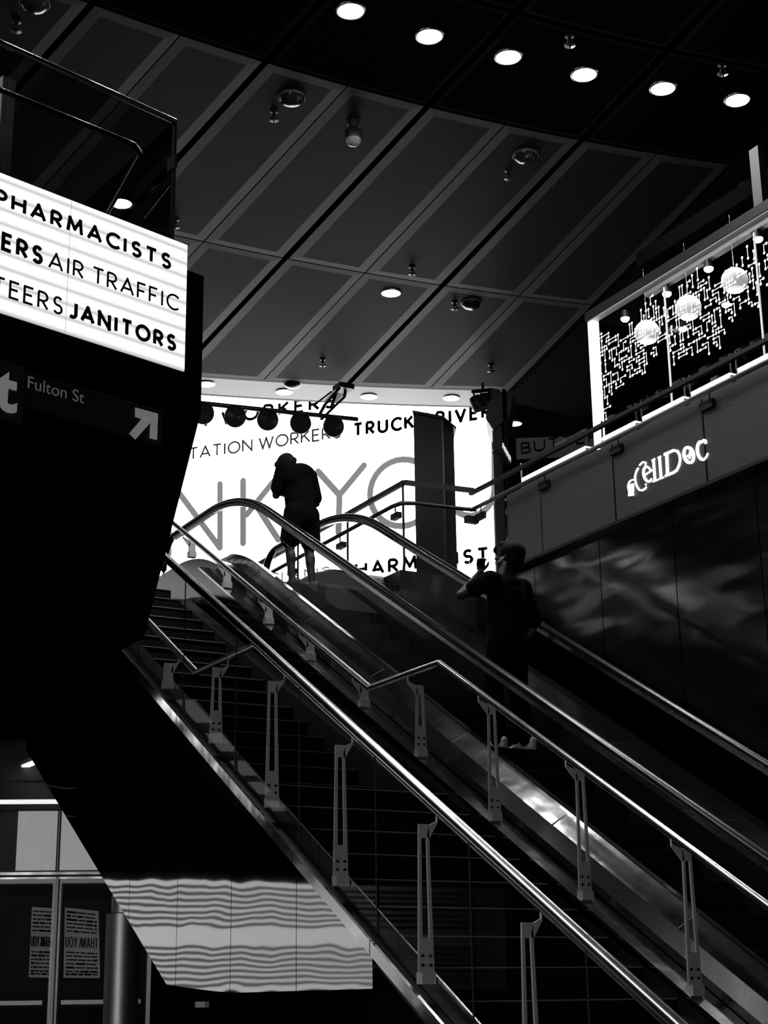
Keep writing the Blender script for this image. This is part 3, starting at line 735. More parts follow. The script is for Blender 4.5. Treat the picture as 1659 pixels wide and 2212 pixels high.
# ================================================================== RIGHT-HAND GALLERY GUARD
GX = 8.615
def build_gallery():
    t = thing('gallery_guard', (GX, 10, UP), 'gallery parapet of dark grey panels with glass top, carrying white lit lettering', 'parapet')
    zb, zm, zc = 1.2 + 4.137, 1.2 + 4.90, 1.2 + 5.105
    PM = mat('grey_parapet_panel', .045, .42, 0, .45, cvar=.08, scale=2, bump=.004)
    ys = [13.72, 12.44, 11.255, 9.975, 8.72, 7.45, 6.2, 4.9]
    for k in range(len(ys) - 1):
        MB().box((GX - .012, ys[k + 1] + .012, zb), (GX + .012, (ys[k] if k else 13.05) - .012, zm)).build('panel', PM, t)
        if k == 0: MB().box((GX - .007, 13.07, zb), (GX + .007, 13.70, zm)).build('glass_panel', GLASS, t)
        MB().box((GX - .007, ys[k + 1] + .005, zm), (GX + .007, ys[k] - .005, zc)).build('glass_panel', GLASS, t)
    MB().box((GX - .05, 4.9, zb - .03), (GX + .06, 13.72, zb)).build('bottom_trim', BLACK, t)
    MB().box((GX - .022, 4.9, zc), (GX + .022, 13.75, zc + .036)).build('cap_rail', BLACK, t)
    MB().tube([Vector((GX - .09, 4.9, zm - .01)), Vector((GX - .09, 13.6, zm - .01))], .021).build('handrail', mat('dark_steel_tube', .3, .3, 1.0), t)
    for y in (13.55, 12.38, 11.2, 9.92, 8.66, 7.4): 
        b = MB().box((GX - .05, y - .12, zm - .13), (GX - .012, y + .05, zm - .06)).build('bracket', BLACK, t)
        MB().tube([Vector((GX - .05, y - .1, zm - .09)), Vector((GX - .09, y - .14, zm - .08)), Vector((GX - .09, y - .14, zm - .02))], .007, 8).build('arm', BLACK, b)
    # the part crossing at the head of the escalator and running on beyond
    t = thing('glass_guard', (7.8, 14.5, UP), 'clear glass guard with dark rails crossing in front of the tall column', 'guard rail')
    zc2 = 1.2 + 5.13; zh = 1.2 + 4.88
    c0 = Vector((8.6, 13.66, zc2)); c1 = Vector((7.81, 13.74, zc2)); c2 = Vector((7.79, 21.0, zc2))
    MB().sweep([c0, c1], [(-.02, -.025), (.02, -.025), (.02, .025), (-.02, .025)], False).sweep([c1, c2], [(-.02, -.025), (.02, -.025), (.02, .025), (-.02, .025)], False).build('cap_rail', BLACK, t)
    h = [Vector((8.55, 13.54, zh)), Vector((8.42, 13.57, zh)), Vector((7.86, 13.63, zh)), Vector((7.74, 13.68, zh)), Vector((7.71, 13.82, zh)), Vector((7.70, 21.0, zh))]
    MB().tube(h, .022).build('handrail', BLACK, t)
    for y in (13.76, 15.0, 16.25, 17.5, 18.75):
        MB().box((7.795, y, UP + .0), (7.805, y + 1.23, zc2 - .02)).build('glass_panel', GLASS, t)
        MB().box((7.79, y - .016, UP), (7.81, y, zc2)).build('joint', BLACK, t)
        b = MB().box((7.74, y + .02, zh - .12), (7.80, y + .16, zh - .06)).build('bracket', BLACK, t)
        MB().tube([Vector((7.74, y + .04, zh - .08)), Vector((7.70, y - .02, zh - .07)), Vector((7.70, y - .02, zh - .01))], .008, 8).build('arm', BLACK, b)
    for a, b in ((7.81, 8.2), (8.21, 8.6)): MB().box((a, 13.69, UP + .15), (b, 13.70, zc2 - .02)).build('glass_panel', GLASS, t)
    b = MB().box((8.46, 13.57, zh - .13), (8.6, 13.64, zh - .06)).build('bracket', BLACK, t)
    # dark stone kerb block under the corner of the guard
    mb = MB().box((7.78, 13.80, UP - .5), (8.70, 16.2, 1.2 + 4.21)); struct(mb.build('trim_1', mat('dark_polished_stone', .02, .3, 0, .5, cvar=.3, scale=12)))
build_gallery()

def build_repair_sign():
    """lit shop lettering on the face of the parapet"""
    n = Vector((-1, 0, 0)); X0 = GX - .022
    t = thing('lit_lettering', at_x(1440, 1060, X0), 'white lit shop lettering ending in a cross-marked o, on the dark parapet', 'shop sign')
    z = lambda x, y: at_x(1330 + x / 7.213, 930 + y / 7.213, X0)
    def st(pts, wpx, nm='letter', taper=None):
        P = [z(*p) for p in pts]; mb = MB(); ww = wpx / 7.213 / FPX * 14.2
        for i in range(len(P) - 1):
            d = P[i + 1] - P[i]; L = d.length; tt = d / L; s = n.cross(tt).normalized()
            k = 1.0
            if taper: u = (i + .5) / (len(P) - 1); k = taper(u)
            mb.obox((P[i] + P[i + 1]) / 2, tt * (L / 2 + ww * k * .12), s * (ww * k / 2), n * .006)
        return mb
    def oval(cx, cy, rx, ry, a0, a1, tilt=0, m=22):
        out = []
        for i in range(m + 1):
            a = math.radians(a0 + (a1 - a0) * i / m); x, y = rx * math.cos(a), -ry * math.sin(a); c, s = math.cos(math.radians(tilt)), math.sin(math.radians(tilt))
            out.append((cx + x * c + y * s, cy - x * s + y * c))
        return out
    # C with its loop and plug
    mb = st([(462, 548), (468, 500), (430, 490), (400, 510), (372, 545)], 24); mb2 = st([(352, 585), (320, 640), (300, 720), (310, 810), (335, 880), (368, 925)], 30)
    mb3 = st([(375, 930), (410, 935), (455, 910), (478, 880)], 26); mb4 = st([(468, 830), (470, 850)], 22)
    mb5 = st([(285, 765), (240, 775), (205, 810), (190, 870), (200, 930)], 20)
    for q in (mb2, mb3, mb4, mb5): mb.add(q.v, q.f)
    mb.build('letter', LIT, t)
    MB().prism([z(207, 840), z(290, 824), z(287, 1015), z(203, 1025)], n * .008).build('plug', LIT, t)
    # e
    mb = st(oval(497, 680, 62, 118, -42, -330, 12), 34, taper=lambda u: .7 + .6 * math.sin(PI * u)); q = st([(440, 705), (565, 618)], 22); mb.add(q.v, q.f); mb.build('letter', LIT, t)
    for pts in ([(588, 455), (612, 775)], [(682, 415), (706, 735)]):
        mb = st(pts, 46); (a, b), (c, d) = pts
        q = st([(a - 22, b + 14), (a + 20, b - 12)], 26); mb.add(q.v, q.f); q = st([(c - 34, d + 22), (c + 42, d - 6)], 22); mb.add(q.v, q.f); mb.build('letter', LIT, t)
    # D
    mb = st([(795, 365), (808, 690)], 58); q = st([(755, 375), (900, 310)] + [(960, 320), (995, 380), (1005, 450), (990, 540), (950, 620), (900, 655)] + [(775, 705)], 40); mb.add(q.v, q.f); mb.build('letter', LIT, t)
    # o with a cross
    mb = st(oval(1138, 382, 72, 122, 0, 360, 14, 30), 46, taper=lambda u: .8 + .45 * abs(math.cos(2 * PI * u))); mb.build('letter', LIT, t)
    mb = st([(1158, 325), (1152, 440)], 30); q = st([(1118, 400), (1195, 362)], 34); mb.add(q.v, q.f); mb.build('cross', LIT, t)
    # c
    mb = st([(1400, 205), (1405, 165), (1375, 150)] + oval(1345, 315, 72, 140, 75, 290, 8), 44, taper=lambda u: .75 + .5 * math.sin(PI * min(1, u * 1.05))); q = st([(1375, 450), (1412, 415), (1436, 355)], 26); mb.add(q.v, q.f); mb.build('letter', LIT, t)
build_repair_sign()

# ================================================================== PHONE SHOP BEHIND THE GALLERY
def build_shop():
    SX = 9.6;  k = SX / GX
    ztop = 1.2 + 6.215 * k; yl = 12.82
    t = thing('shopfront', (SX, 9, UP), 'glass phone-shop front with white circuit pattern behind the right parapet', 'shopfront')
    MB().box((SX - .03, yl - .075, UP), (SX + .06, yl, ztop - .02)).build('lit_end_frame', mat('lit_frame', .8, .5, emit=1.8), t)
    MB().box((SX - .03, 4, ztop - .018), (SX + .05, yl, ztop)).build('top_frame', mat('grey_frame', .45, .4), t)
    MB().box((SX - .04, 4, ztop), (SX + .06, yl + .03, ztop + .10)).build('header', mat('grey_header', .008, .5, 0, .2), t)
    zso = at_x(1642, 332, SX + .1).z
    struct(MB().box((SX + .6, 3.9, zso + .02), (SX + 3.8, yl - .1, zso + .2)).build('soffit', SOOT))
    MB().box((SX + .1, 3.9, UP), (SX + 3.4, yl - .01, UP + .02)).build('shop_floor', SOOT, t)
    MB().box((SX + 3.3, 3.9, UP), (SX + 3.4, yl, zso)).build('back_wall', mat('dark_gloss_wall', .01, .08), t)
    MB().box((SX + .05, yl - .03, UP), (SX + 3.3, yl - .01, ztop)).build('end_glass', GLASSD, t)
    seams = [yl - .08, at_x(1440, 700, SX).y, at_x(1637, 600, SX).y, 7.0, 5.4]
    for i in range(4):
        a, b = seams[i], seams[i + 1]
        g = MB().box((SX - .004, b + .005, UP), (SX + .004, a - .005, ztop - .03)).build('glass_pane', GLASS, t)
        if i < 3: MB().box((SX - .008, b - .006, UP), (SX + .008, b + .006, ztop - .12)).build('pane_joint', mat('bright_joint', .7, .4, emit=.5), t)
        # circuit-board pattern printed on the pane
        mb = MB(); X = SX - .008
        u = .040
        ny = int((a - b) / u); nz = int(1.22 / u); z0 = ztop - .12 - nz * u
        used = set(); rnd = random.Random(11 + i)
        def free(cells): return all(c not in used and 0 <= c[0] < ny and 0 <= c[1] < nz for c in cells)
        def P(c): return Vector((X, a - .02 - (c[0] + .5) * u, z0 + (c[1] + .5) * u))
        for tries in range(2600):
            cx, cz = rnd.randrange(ny), rnd.randrange(nz)
            fx = cx / ny
            lim = 3 + 5 * abs(math.sin(fx * 5 + i)) + (12 * fx if i == 0 else 9 * (1 - fx) if i == 2 else 8 * fx) * .8
            if cz < lim: continue
            hi = nz - 2 - (6 * abs(math.sin(fx * 4 + i * 2)))
            if cz > hi or rnd.random() < .1: continue
            kind = rnd.random(); L = rnd.randint(2, 3)
            if kind < .38: path = [(cx, cz + j) for j in range(L + 1)]
            elif kind < .62: path = [(cx + j, cz) for j in range(L + 1)]
            elif kind < .82: path = [(cx + j, cz) for j in range(L)] + [(cx + L - 1, cz - j) for j in range(1, rnd.randint(2, 4))]
            else: path = [(cx, cz + j) for j in range(L)] + [(cx + j, cz + L - 1) for j in range(1, rnd.randint(2, 3))]
            if not free(path): continue
            for c in path: used.add(c)
            used.update((c[0] + 1, c[1]) for c in path[1:-1])
            q = [P(path[0])]
            for c0, c1, c2 in zip(path[:-2], path[1:-1], path[2:]):
                if (c1[0] - c0[0], c1[1] - c0[1]) != (c2[0] - c1[0], c2[1] - c1[1]): q.append(P(c1))
            q.append(P(path[-1]))
            ribbon(mb, q, .0085, Vector((-1, 0, 0)), .001)
            for e in (q[0], q[-1]): mb.cone(e - Vector((.0006, 0, 0)), e + Vector((.0006, 0, 0)), .015, .015, 10)
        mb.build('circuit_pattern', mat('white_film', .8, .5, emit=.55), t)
    # beam with spots, pendants
    bx = SX + .75
    zb = at_x(1637, 497, bx).z
    tag(MB().box((bx - .03, 4.2, zb), (bx + .05, yl - .05, zb + .1)).build('track_beam', mat('grey_beam', .25, .5)), 'grey lighting beam running along inside the phone shop', 'beam')
    def spot(p, lab, grp):
        s = thing('spotlight', p, lab, 'spotlight', grp)
        MB().cone(p + Vector((0, 0, .09)), p, .035, .05).build('can', BLACK, s)
        MB().lathe(p, [(.048, -.001), (.045, -.02), (.03, -.034), (.0, -.04)], 16).build('lens', SPOTL, s); return s
    front = [(1350, 681), (1440, 629), (1530, 573), (1637, 511)]; nm = ['nearest the lit frame', 'second from the lit frame', 'third from the lit frame', 'biggest, at the right']
    sp0 = None
    for q, n_ in zip(front, nm):
        p = at_x(*q, bx); p.z = zb - .09
        lab = 'dazzling spotlight on the shop beam, ' + n_
        sp0 = spot(p, lab, 'front row of shop spotlights') if sp0 is None else sp0
        if n_ != nm[0]: dup(sp0, p, lab)
    z2b = at_x(1568, 657, SX + 2.2).z + .09
    tag(MB().box((SX + 2.16, 4.2, z2b), (SX + 2.24, yl - .3, z2b + .08)).build('track_beam', mat('grey_beam', .25, .5)), 'second lighting beam, deeper inside the phone shop', 'beam')
    for q, n_ in (((1475, 709), 'behind the middle globe lamp'), ((1568, 657), 'under the right globe lamp'), ((1655, 603), 'at the right edge')):
        p = at_x(*q, SX + 2.2); p.z = z2b - .09; dup(sp0, p, 'dimmer spotlight of the back row ' + n_, 'back row of shop spotlights')
    def globe(p, lab):
        r = .135; s = thing('globe_pendant', p, lab, 'pendant lamp', 'globe pendants in the phone shop')
        prof = [(.0, r)] + [(r * math.sin(math.radians(a)), r * math.cos(math.radians(a))) for a in range(12, 146, 7)]
        MB().lathe(p, prof, 32).build('shade', mat('milky_glass', .6, .3, 0, .5, emit=.3, bump=.006, scale=12, cvar=.5), s)
        MB().lathe(p, [(r * .66, -r * .76), (r * .4, -r * .86), (.0, -r * .92)], 28).build('bulb', mat('pendant_light', .8, .4, emit=5.0), s)
        MB().cone(p + Vector((0, 0, r)), p + Vector((0, 0, .75)), .004, .004, 8).build('cord', BRUSH, s)
        return s
    g0 = globe(at_x(1398, 718, bx - .1), 'mirrored globe pendant nearest the lit frame of the phone shop')
    dup(g0, at_x(1487, 665, bx - .1), 'middle mirrored globe pendant in the phone shop')
    dup(g0, at_x(1587, 606, bx - .1), 'right mirrored globe pendant in the phone shop, highest in view')
    # display counters along the gallery
    DX = 9.1; kz = DX / GX
    z1 = 1.2 + 5.0 * kz
    segs = [((1125, 1040), (1268, 972), 'left of the lit shop frame'), ((1300, 950), (1375, 905), 'right beside the lit shop frame'), ((1385, 900), (1480, 858), 'under the middle globe lamp'),
            ((1490, 850), (1580, 805), 'under the right globe lamp'), ((1590, 800), (1690, 752), 'at the right edge of the picture')]
    CB = mat('counter_body', .06, .4); CL = mat('lit_shelf', .8, .5, emit=1.5)
    rnd = random.Random(3)
    for (a, b, lab) in segs:
        A = at_x(*a, DX); B = at_x(*b, DX); y0, y1 = B.y, A.y
        c = thing('display_counter', (DX + .25, (y0 + y1) / 2, UP), 'lit glass display counter ' + lab, 'display case', 'lit display counters along the gallery')
        MB().box((DX, y0, UP), (DX + .5, y1, z1 - .02)).build('cabinet', CB, c)
        MB().box((DX - .004, y0 + .02, z1 - .035), (DX + .46, y1 - .02, z1 + .008)).build('lit_shelf', CL, c)
        zt = z1 + .18
        MB().box((DX, y0, z1 + .01), (DX + .006, y1, zt)).build('front_glass', GLASS, c)
        MB().box((DX, y0, zt), (DX + .5, y1, zt + .012)).build('top_glass', GLASS, c)
        for y in (y0, y1 - .012): MB().box((DX - .003, y, z1), (DX + .012, y + .012, zt)).build('corner_strip', BRUSH, c)
        n = 5
        for i in range(n):
            yy = y0 + (y1 - y0) * (i + .3 + .4 * rnd.random()) / n; s = .03 + .03 * rnd.random(); h = .04 + .09 * rnd.random(); xx = DX + .1 + .2 * rnd.random()
            tag(MB().prism([Vector((xx, yy - s, z1 + .009)), Vector((xx, yy + s, z1 + .009)), Vector((xx + .03, yy + s * .8, z1 + .009 + h)), Vector((xx + .03, yy - s * .8, z1 + .009 + h))], (.05, 0, 0)).build('boxed_accessory', mat('pack_grey_%d' % (i % 3), (.05, .35, .7)[i % 3], .4)),
                'small boxed phone accessory standing in the lit counter ' + lab, 'box', 'accessories in the counter ' + lab)
    # post above the header at the right edge
    p = at_x(1642, 430, SX)
    tag(MB().box((SX - .03, p.y - .06, ztop + .10), (SX + .05, p.y + .06, zso)).build('post', mat('grey_post', .05, .5)), 'grey square post on the shop header at the right edge of the picture', 'post')
build_shop()

def build_right_end():
    # nameplate on the shop beyond
    n = Vector((-.831, -.556, 0)).normalized(); n = Vector((-.56, -.83, 0)).normalized()
    P0 = EYE + ray(1190, 975) * 21.5; u = Vector((.83, -.56, 0)).normalized()
    q = lambda x, y: at_pl(x, y, P0, n)
    bl, tl, br = q(1116, 993), q(1113, 948), q(1300, 962)
    t = thing('shop_nameplate', bl, 'dim grey nameplate with dark capitals on the shop beyond the gallery rail', 'shop sign')
    H = tl.z - bl.z; Lw = (br - bl).dot(u)
    MB().obox(bl + u * Lw / 2 + Vector((0, 0, H / 2)), u * Lw / 2, Vector((0, 0, H / 2)), n * .02).build('plate', mat('nameplate_metal', .02, .5, 0, .3), t)
    struct(MB().obox(Vector((bl.x, bl.y, (UP + tl.z + .12) / 2)) + u * (Lw / 2 + .3) - n * .16, u * (Lw / 2 + .3), Vector((0, 0, (tl.z + .12 - UP) / 2)), n * .12).build('wall_storefront', SOOT))
    row('BUTTER', .11, (1126, 981), (1292, 952), (1126, 957), P0 + n * .03, n, 'lettering', SOOT, t, .3)
    # the light that picks out the plate
    # column at the end of the screen, with a blade sign
    c = at_y(1090, 1000, 17.8)
    a = thing('dark_pier', (c.x, c.y, UP), 'narrow dark pier at the right end of the glowing screen', 'pier')
    x0 = at_y(1066, 1000, 17.8).x; x1 = at_y(1086, 1000, 17.8).x
    MB().prism([Vector((x0, 17.8, UP)), Vector((x1, 17.8, UP)), Vector((x1 + .3, 18.2, UP)), Vector((x0 + .3, 18.2, UP))], (0, 0, 4.2)).build('shaft', mat('grey_pier', .05, .5, cvar=.1), a)
    MB().prism([Vector((x1, 17.75, UP)), Vector((x1 + .07, 17.75, UP)), Vector((x1 + .4, 18.2, UP)), Vector((x1 + .3, 18.2, UP))], (0, 0, 4.2)).build('edge', BLACK, a)
    zt = at_y(1060, 893, 17.8).z
    mb = MB(); pt = lambda x, y: at_y(x, y, 17.75)
    mb.prism([pt(1049, 903), pt(1054, 870), pt(1082, 845), pt(1110, 845), pt(1100, 900), pt(1078, 918), pt(1066, 930)], (.42, .6, 0)); mb.build('capital', mat('grey_capital', .06, .5), a)
    a2 = thing('blade_sign', at_y(1094, 1000, 17.6), 'slanting board of white lettering hanging beside the dark pier', 'shop sign')
    mb = MB(); pt = lambda x, y: at_y(x, y, 17.6); mb.prism([pt(1084, 947), pt(1105, 986), pt(1105, 1006), pt(1086, 1000)], (.02, .03, 0)); mb.build('board', BLACK, a2); MB().cone(pt(1086, 965), pt(1078, 966) + Vector((.05, .25, 0)), .012, .012, 8).build('hanging_arm', BLACK, a2)
    mb = MB()
    rnd = random.Random(4)
    for i in range(4):
        x = 1086 + 4.6 * i; y = 957 + 8.4 * i
        for (dx, dy, ex, ey) in ((0, 0, 0, 12), (0, 0, 3, 5), (0, 6, 3, 10), (3, 5, 3, 16)): ribbon(mb, [at_y(x + dx, y + dy, 17.59), at_y(x + ex, y + ey, 17.59)], .010, Vector((0, -1, 0)), .006)
    mb.build('lettering', mat('white_lettering', .8, .5, emit=.5), a2)
    # upright lit edge and grey end panel at the start of the gallery wall
    p0 = at_x(1100, 1150, 8.9)
    e = MB().box((GX - .02, 13.03, 1.2 + 4.15), (GX + .02, 13.065, 1.2 + 4.88)); 
    tag(e.build('polished_edge_trim', STEEL), 'thin bright upright edge trim where the parapet begins behind the drinking man', 'trim')
build_right_end()

def build_pylon():
    y = 17.0; p = [at_y(895, 1000, y), at_y(957, 1000, y), at_y(1006, 1000, y)]
    x0, x1, x2 = p[0].x, p[1].x, p[2].x; zt = at_y(955, 905, y).z
    t = thing('column_kiosk', (x1, y + .3, UP), 'tall black two-faced column standing before the glowing screen', 'column')
    MB().prism([Vector((x0, y, UP)), Vector((x1, y, UP)), Vector((x2, y + .28, UP)), Vector((x2 + .30, y + .85, UP)), Vector((x0 + .62, y + .85, UP))], (0, 0, zt - UP)).build('shaft', mat('black_satin', .014, .35, 0, .4, cvar=.2), t)
    MB().prism([Vector((x0 - .03, y - .03, zt)), Vector((x1, y - .03, zt)), Vector((x2 + .03, y + .26, zt)), Vector((x2 + .33, y + .88, zt)), Vector((x0 + .62, y + .88, zt))], (0, 0, .035)).build('cap', BLACK, t)
    MB().box((x1 - .008, y - .012, UP), (x1 + .012, y + .0, zt - .02)).build('corner_seam', mat('seam_metal', .2, .3, 1), t)
build_pylon()

# ================================================================== STAGE LAMPS UNDER THE CEILING
def build_lamps():
    y = 19.6
    a = at_y(395, 867, y); b = at_y(772, 906, y); b.z = (b.z)
    t = thing('lamp_rail', (b.x, y, b.z), 'black pipe on a folded bracket under the ceiling carrying round stage lamps', 'pipe')
    MB().tube([a, b], .035, 14).build('pipe', mat('dark_pipe', .12, .35, 1.0), t)
    q = lambda x, yy, d=0: at_y(x, yy, y + d)
    def bar(p0, p1, w_=.05): 
        d = (p1 - p0); return MB().sweep([p0, p1], [(-w_, -w_ * .6), (w_, -w_ * .6), (w_, w_ * .6), (-w_, w_ * .6)], False)
    m_ = bar(q(733, 838, .2), q(702, 874, .08), .022)
    for p0, p1 in ((q(702, 874, .08), q(689, 898)), (q(747, 840, .3), q(744, 857, .2)), (q(744, 857, .2), q(694, 906)), (q(731, 838, .25), q(748, 842, .3)), (q(724, 852, .15), q(716, 880, .08))):
        n_ = bar(p0, p1, .022); m_.add(n_.v, n_.f)
    m_.build('bracket', BLACK, t)
    bar(q(716, 846, .15), q(677, 876, .15), .02).build('stay', BLACK, t)
    MB().obox(q(742, 838, .25), Vector((.12, 0, 0)), Vector((0, .12, 0)), Vector((0, 0, .04))).build('ceiling_plate', BLACK, t)
    def lamp(c, lab):
        l = thing('stage_lamp', c, lab, 'stage lamp', 'round stage lamps on the pipe')
        d = (EYE - c); d.z = -abs(d.length) * .55; d.normalize()
        R = .152
        MB().lathe(c - d * .14, [(.0, 0), (R * .55, .01), (R * .9, .05), (R, .12), (R, .22), (R * .95, .235)], 30, d).build('can', BLACK, l)
        MB().lathe(c - d * .14, [(R * .95, .23), (R * .6, .222), (.0, .215)], 30, d).build('lens', mat('dark_lens', .03, .12), l)
        MB().tube([c + Vector((0, 0, .02)), c + Vector((0, .03, .148))], .016, 8).build('clamp', BLACK, l)
        return l
    pos = [((437, 902), 'round stage lamp half hidden by the dark sign post'), ((506, 907), 'second round stage lamp from the left on the pipe'), ((576, 911), 'third round stage lamp from the left on the pipe'),
           ((647, 917), 'fourth round stage lamp, left of the bracket foot'), ((718, 921), 'round stage lamp at the right end of the pipe, past the bracket')]
    l0 = None
    for p, lab in pos:
        g = at_y(*p, y); f_ = (g.x - a.x) / (b.x - a.x); c = a.lerp(b, f_) + Vector((0, -.03, -.15))
        if l0 is None: l0 = lamp(c, lab)
        else: dup(l0, c, lab)
    # cluster at the right end, seen along its rail
    y2 = 18.6
    r = thing('lamp_rail', at_y(1045, 840, y2), 'short black rail under the ceiling edge carrying the three bunched lamps', 'pipe')
    A = at_y(1022, 846, y2); B = at_y(1062, 842, y2 + .5)
    MB().tube([A, B], .03, 10).build('pipe', BLACK, r)
    MB().cone(at_y(1043, 843, y2 + .25), at_y(1043, 843, y2 + .25) + Vector((0, 0, .12)), .02, .02).build('hanger', BLACK, r)
    def lamp2(c, lab):
        l = thing('stage_lamp', c, lab, 'stage lamp', 'bunched stage lamps')
        d = Vector((.35, -.2, -1)).normalized(); R = .10
        MB().lathe(c, [(.0, -.02), (R * .8, 0), (R, .05), (R, .2), (R * .92, .21)], 24, d).build('can', BLACK, l)
        MB().lathe(c, [(R * .92, .205), (.0, .2)], 24, d).build('lens', mat('dark_lens', .03, .12), l)
        MB().tube([c + Vector((0, 0, -.03)), c + Vector((0, .02, .08))], .014, 8).build('yoke', BLACK, l); return l
    k0 = lamp2(at_y(1025, 858, y2), 'leftmost and lowest of the three bunched lamps right of the screen')
    dup(k0, at_y(1040, 854, y2 + .2), 'middle one of the three bunched lamps right of the screen')
    dup(k0, at_y(1056, 850, y2 + .4), 'rightmost of the three bunched lamps, against the grey pier head')
build_lamps()

# ================================================================== LOWER LEFT: DOORS UNDER THE BALCONY
KU = Vector((.906, -.423, 0)); KN = Vector((-.423, -.906, 0))
def build_doors():
    P0 = EYE + ray(122, 1895) * 14.2
    q = lambda x, y, d=0: at_pl(x, y, P0 + KN * d, KN)
    zh = q(122, 1896).z; m = q(121, 2000); m.z = 0
    wall = struct(MB().obox(Vector((m.x, m.y, 2.0)) - KN * .10 + KU * 1.75, KU * .95, Vector((0, 0, 2.0)), KN * .05).build('wall_doors', SOOT))
    FR = mat('door_frame_metal', .12, .3, 1.0, rvar=.05)
    hw = .80
    for i, sd in ((1, -1), (2, 1)):
        d = struct(MB().obox(Vector((m.x, m.y, zh / 2)) + KU * (sd * (hw / 2 + .02)), KU * (hw / 2 - .03), Vector((0, 0, zh / 2 - .06)), KN * .006).build('door_%d' % i, glass_mat('door_glass_%d' % i, .55, .06)))
        c = m + KU * (sd * (hw / 2 + .02))
        mb = MB()
        for s2 in (-1, 1): mb.obox(Vector((c.x, c.y, zh / 2)) + KU * (s2 * hw / 2), KU * .018, Vector((0, 0, zh / 2 - .02)), KN * .025)
        mb.obox(Vector((c.x, c.y, .06)), KU * hw / 2, Vector((0, 0, .06)), KN * .024).obox(Vector((c.x, c.y, zh - .03)), KU * hw / 2, Vector((0, 0, .02)), KN * .024)
        mb.build('door_frame', FR, d)
        zb = q(160, 2165).z
        b = MB().obox(Vector((c.x, c.y, zb)) + KN * .06, KU * (hw / 2 - .06), Vector((0, 0, .018)), KN * .012).build('push_bar', FR, d)
        for s2 in (-1, 1): MB().obox(Vector((c.x, c.y, zb)) + KN * .03 + KU * (s2 * (hw / 2 - .09)), KU * .015, Vector((0, 0, .015)), KN * .03).build('bar_end', FR, b)
    # frame of the opening: header and centre mullion
    t = thing('door_surround', m, 'metal door surround with a bright centre mullion at the lower left', 'door frame')
    MB().obox(Vector((m.x, m.y, zh + .035)), KU * 1.0, Vector((0, 0, .012)), KN * .05).obox(Vector((m.x, m.y, zh - .005)), KU * 1.0, Vector((0, 0, .008)), KN * .055).build('header', STEEL, t)
    MB().obox(Vector((m.x, m.y, zh / 2)) + KN * .04, KU * .014, Vector((0, 0, zh / 2)), KN * .03).build('mullion', mat('mullion_metal', .3, .4, .5), t)
    # transom: two frosted lit panes, clear panes above
    FG = mat('frosted_pane', .5, .35, 0, .5, emit=.2, bump=.006, scale=6, stretch=(3, 3, .7), cvar=.12)  # panes glow on their own in place of light from the passage
    z1 = q(122, 1750).z; z2 = q(122, 1688).z; z3 = q(122, 1600).z
    tt = thing('transom_window', Vector((m.x, m.y, zh + .05)), 'glazed transom above the double doors, lower panes frosted and lit', 'window')
    for (xa, xb) in ((33, 119), (123, 212)):
        A = q(xa, 1888); B = q(xb, 1888); c = (A + B) / 2
        MB().obox(Vector((c.x, c.y, (zh + .06 + z1) / 2)), KU * ((B - A).length / 2), Vector((0, 0, (z1 - zh - .06) / 2 - .004)), KN * .006).build('frosted_pane', FG, tt)
    for (za, zb_) in ((z1, z2), (z2, z3)):
        for sd in (-1, 1):
            c = m + KU * (sd * .5); MB().obox(Vector((c.x, c.y, (za + zb_) / 2)), KU * .48, Vector((0, 0, (zb_ - za) / 2 - .01)), KN * .005).build('clear_pane', GLASS, tt)
    for z in (z1, z2): MB().obox(Vector((m.x, m.y, z)), KU * 1.0, Vector((0, 0, .008)), KN * .03).build('transom_bar', BLACK, tt)
    MB().obox(Vector((m.x, m.y, (zh + z3) / 2)), KU * .008, Vector((0, 0, (z3 - zh) / 2)), KN * .02).build('transom_mullion', BLACK, tt)
    # passage behind
    mb = MB()
    bw = Vector((m.x, m.y, 0)) - KN * 3.2
    struct(MB().obox(Vector((bw.x, bw.y, 2.0)), KU * 2.0, Vector((0, 0, 2.0)), KN * .05).build('wall_passage', mat('passage_wall', .05, .6, cvar=.1)))
    # linear fixture under the balcony soffit
    za = 3.72
    A = at_z(22, 1668, za); B = at_z(98, 1638, za)
    t = thing('linear_fixture', (A + B) / 2, 'slim white tube lamp on the soffit above the lower left doors', 'light fixture')
    d = (A - B); MB().obox((A + B) / 2 + Vector((0, 0, .03)), d * .72, Vector((.06, 0, 0)), Vector((0, 0, .02))).build('body', mat('fixture_grey', .3, .5), t)
    MB().obox((A + B) / 2, d * .5, Vector((.038, 0, 0)), Vector((0, 0, .012))).build('tube', mat('tube_light', .8, .5, emit=1.6), t)
    # lamp inside the passage: light for the sheets on the doors
    l = thing('linear_fixture', Vector((m.x, m.y, 3.3)) - KN * 1.3, 'long tube lamp inside the passage behind the lower left doors', 'light fixture')
    MB().obox(Vector((m.x, m.y, z2 - .06)) - KN * 1.0, KU * 1.3, Vector((0, 0, .018)), KN * .03).build('tube', mat('passage_light', .8, .5, emit=.9), l)
    # sheets on the door glass standing in for reflections of lit screens, lettering reversed
    PS = bpy.data.materials.new('reflection_sheet'); PS.use_nodes = True; nt = PS.node_tree; b = nt.nodes['Principled BSDF']; b.inputs['Base Color'].default_value = (.9, .9, .9, 1); b.inputs['Roughness'].default_value = .8
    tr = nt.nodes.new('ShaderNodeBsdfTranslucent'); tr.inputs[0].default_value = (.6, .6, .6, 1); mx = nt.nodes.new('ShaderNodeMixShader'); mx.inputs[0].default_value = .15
    nt.links.new(b.outputs[0], mx.inputs[1]); nt.links.new(tr.outputs[0], mx.inputs[2]); nt.links.new(mx.outputs[0], nt.nodes['Material Output'].inputs[0])
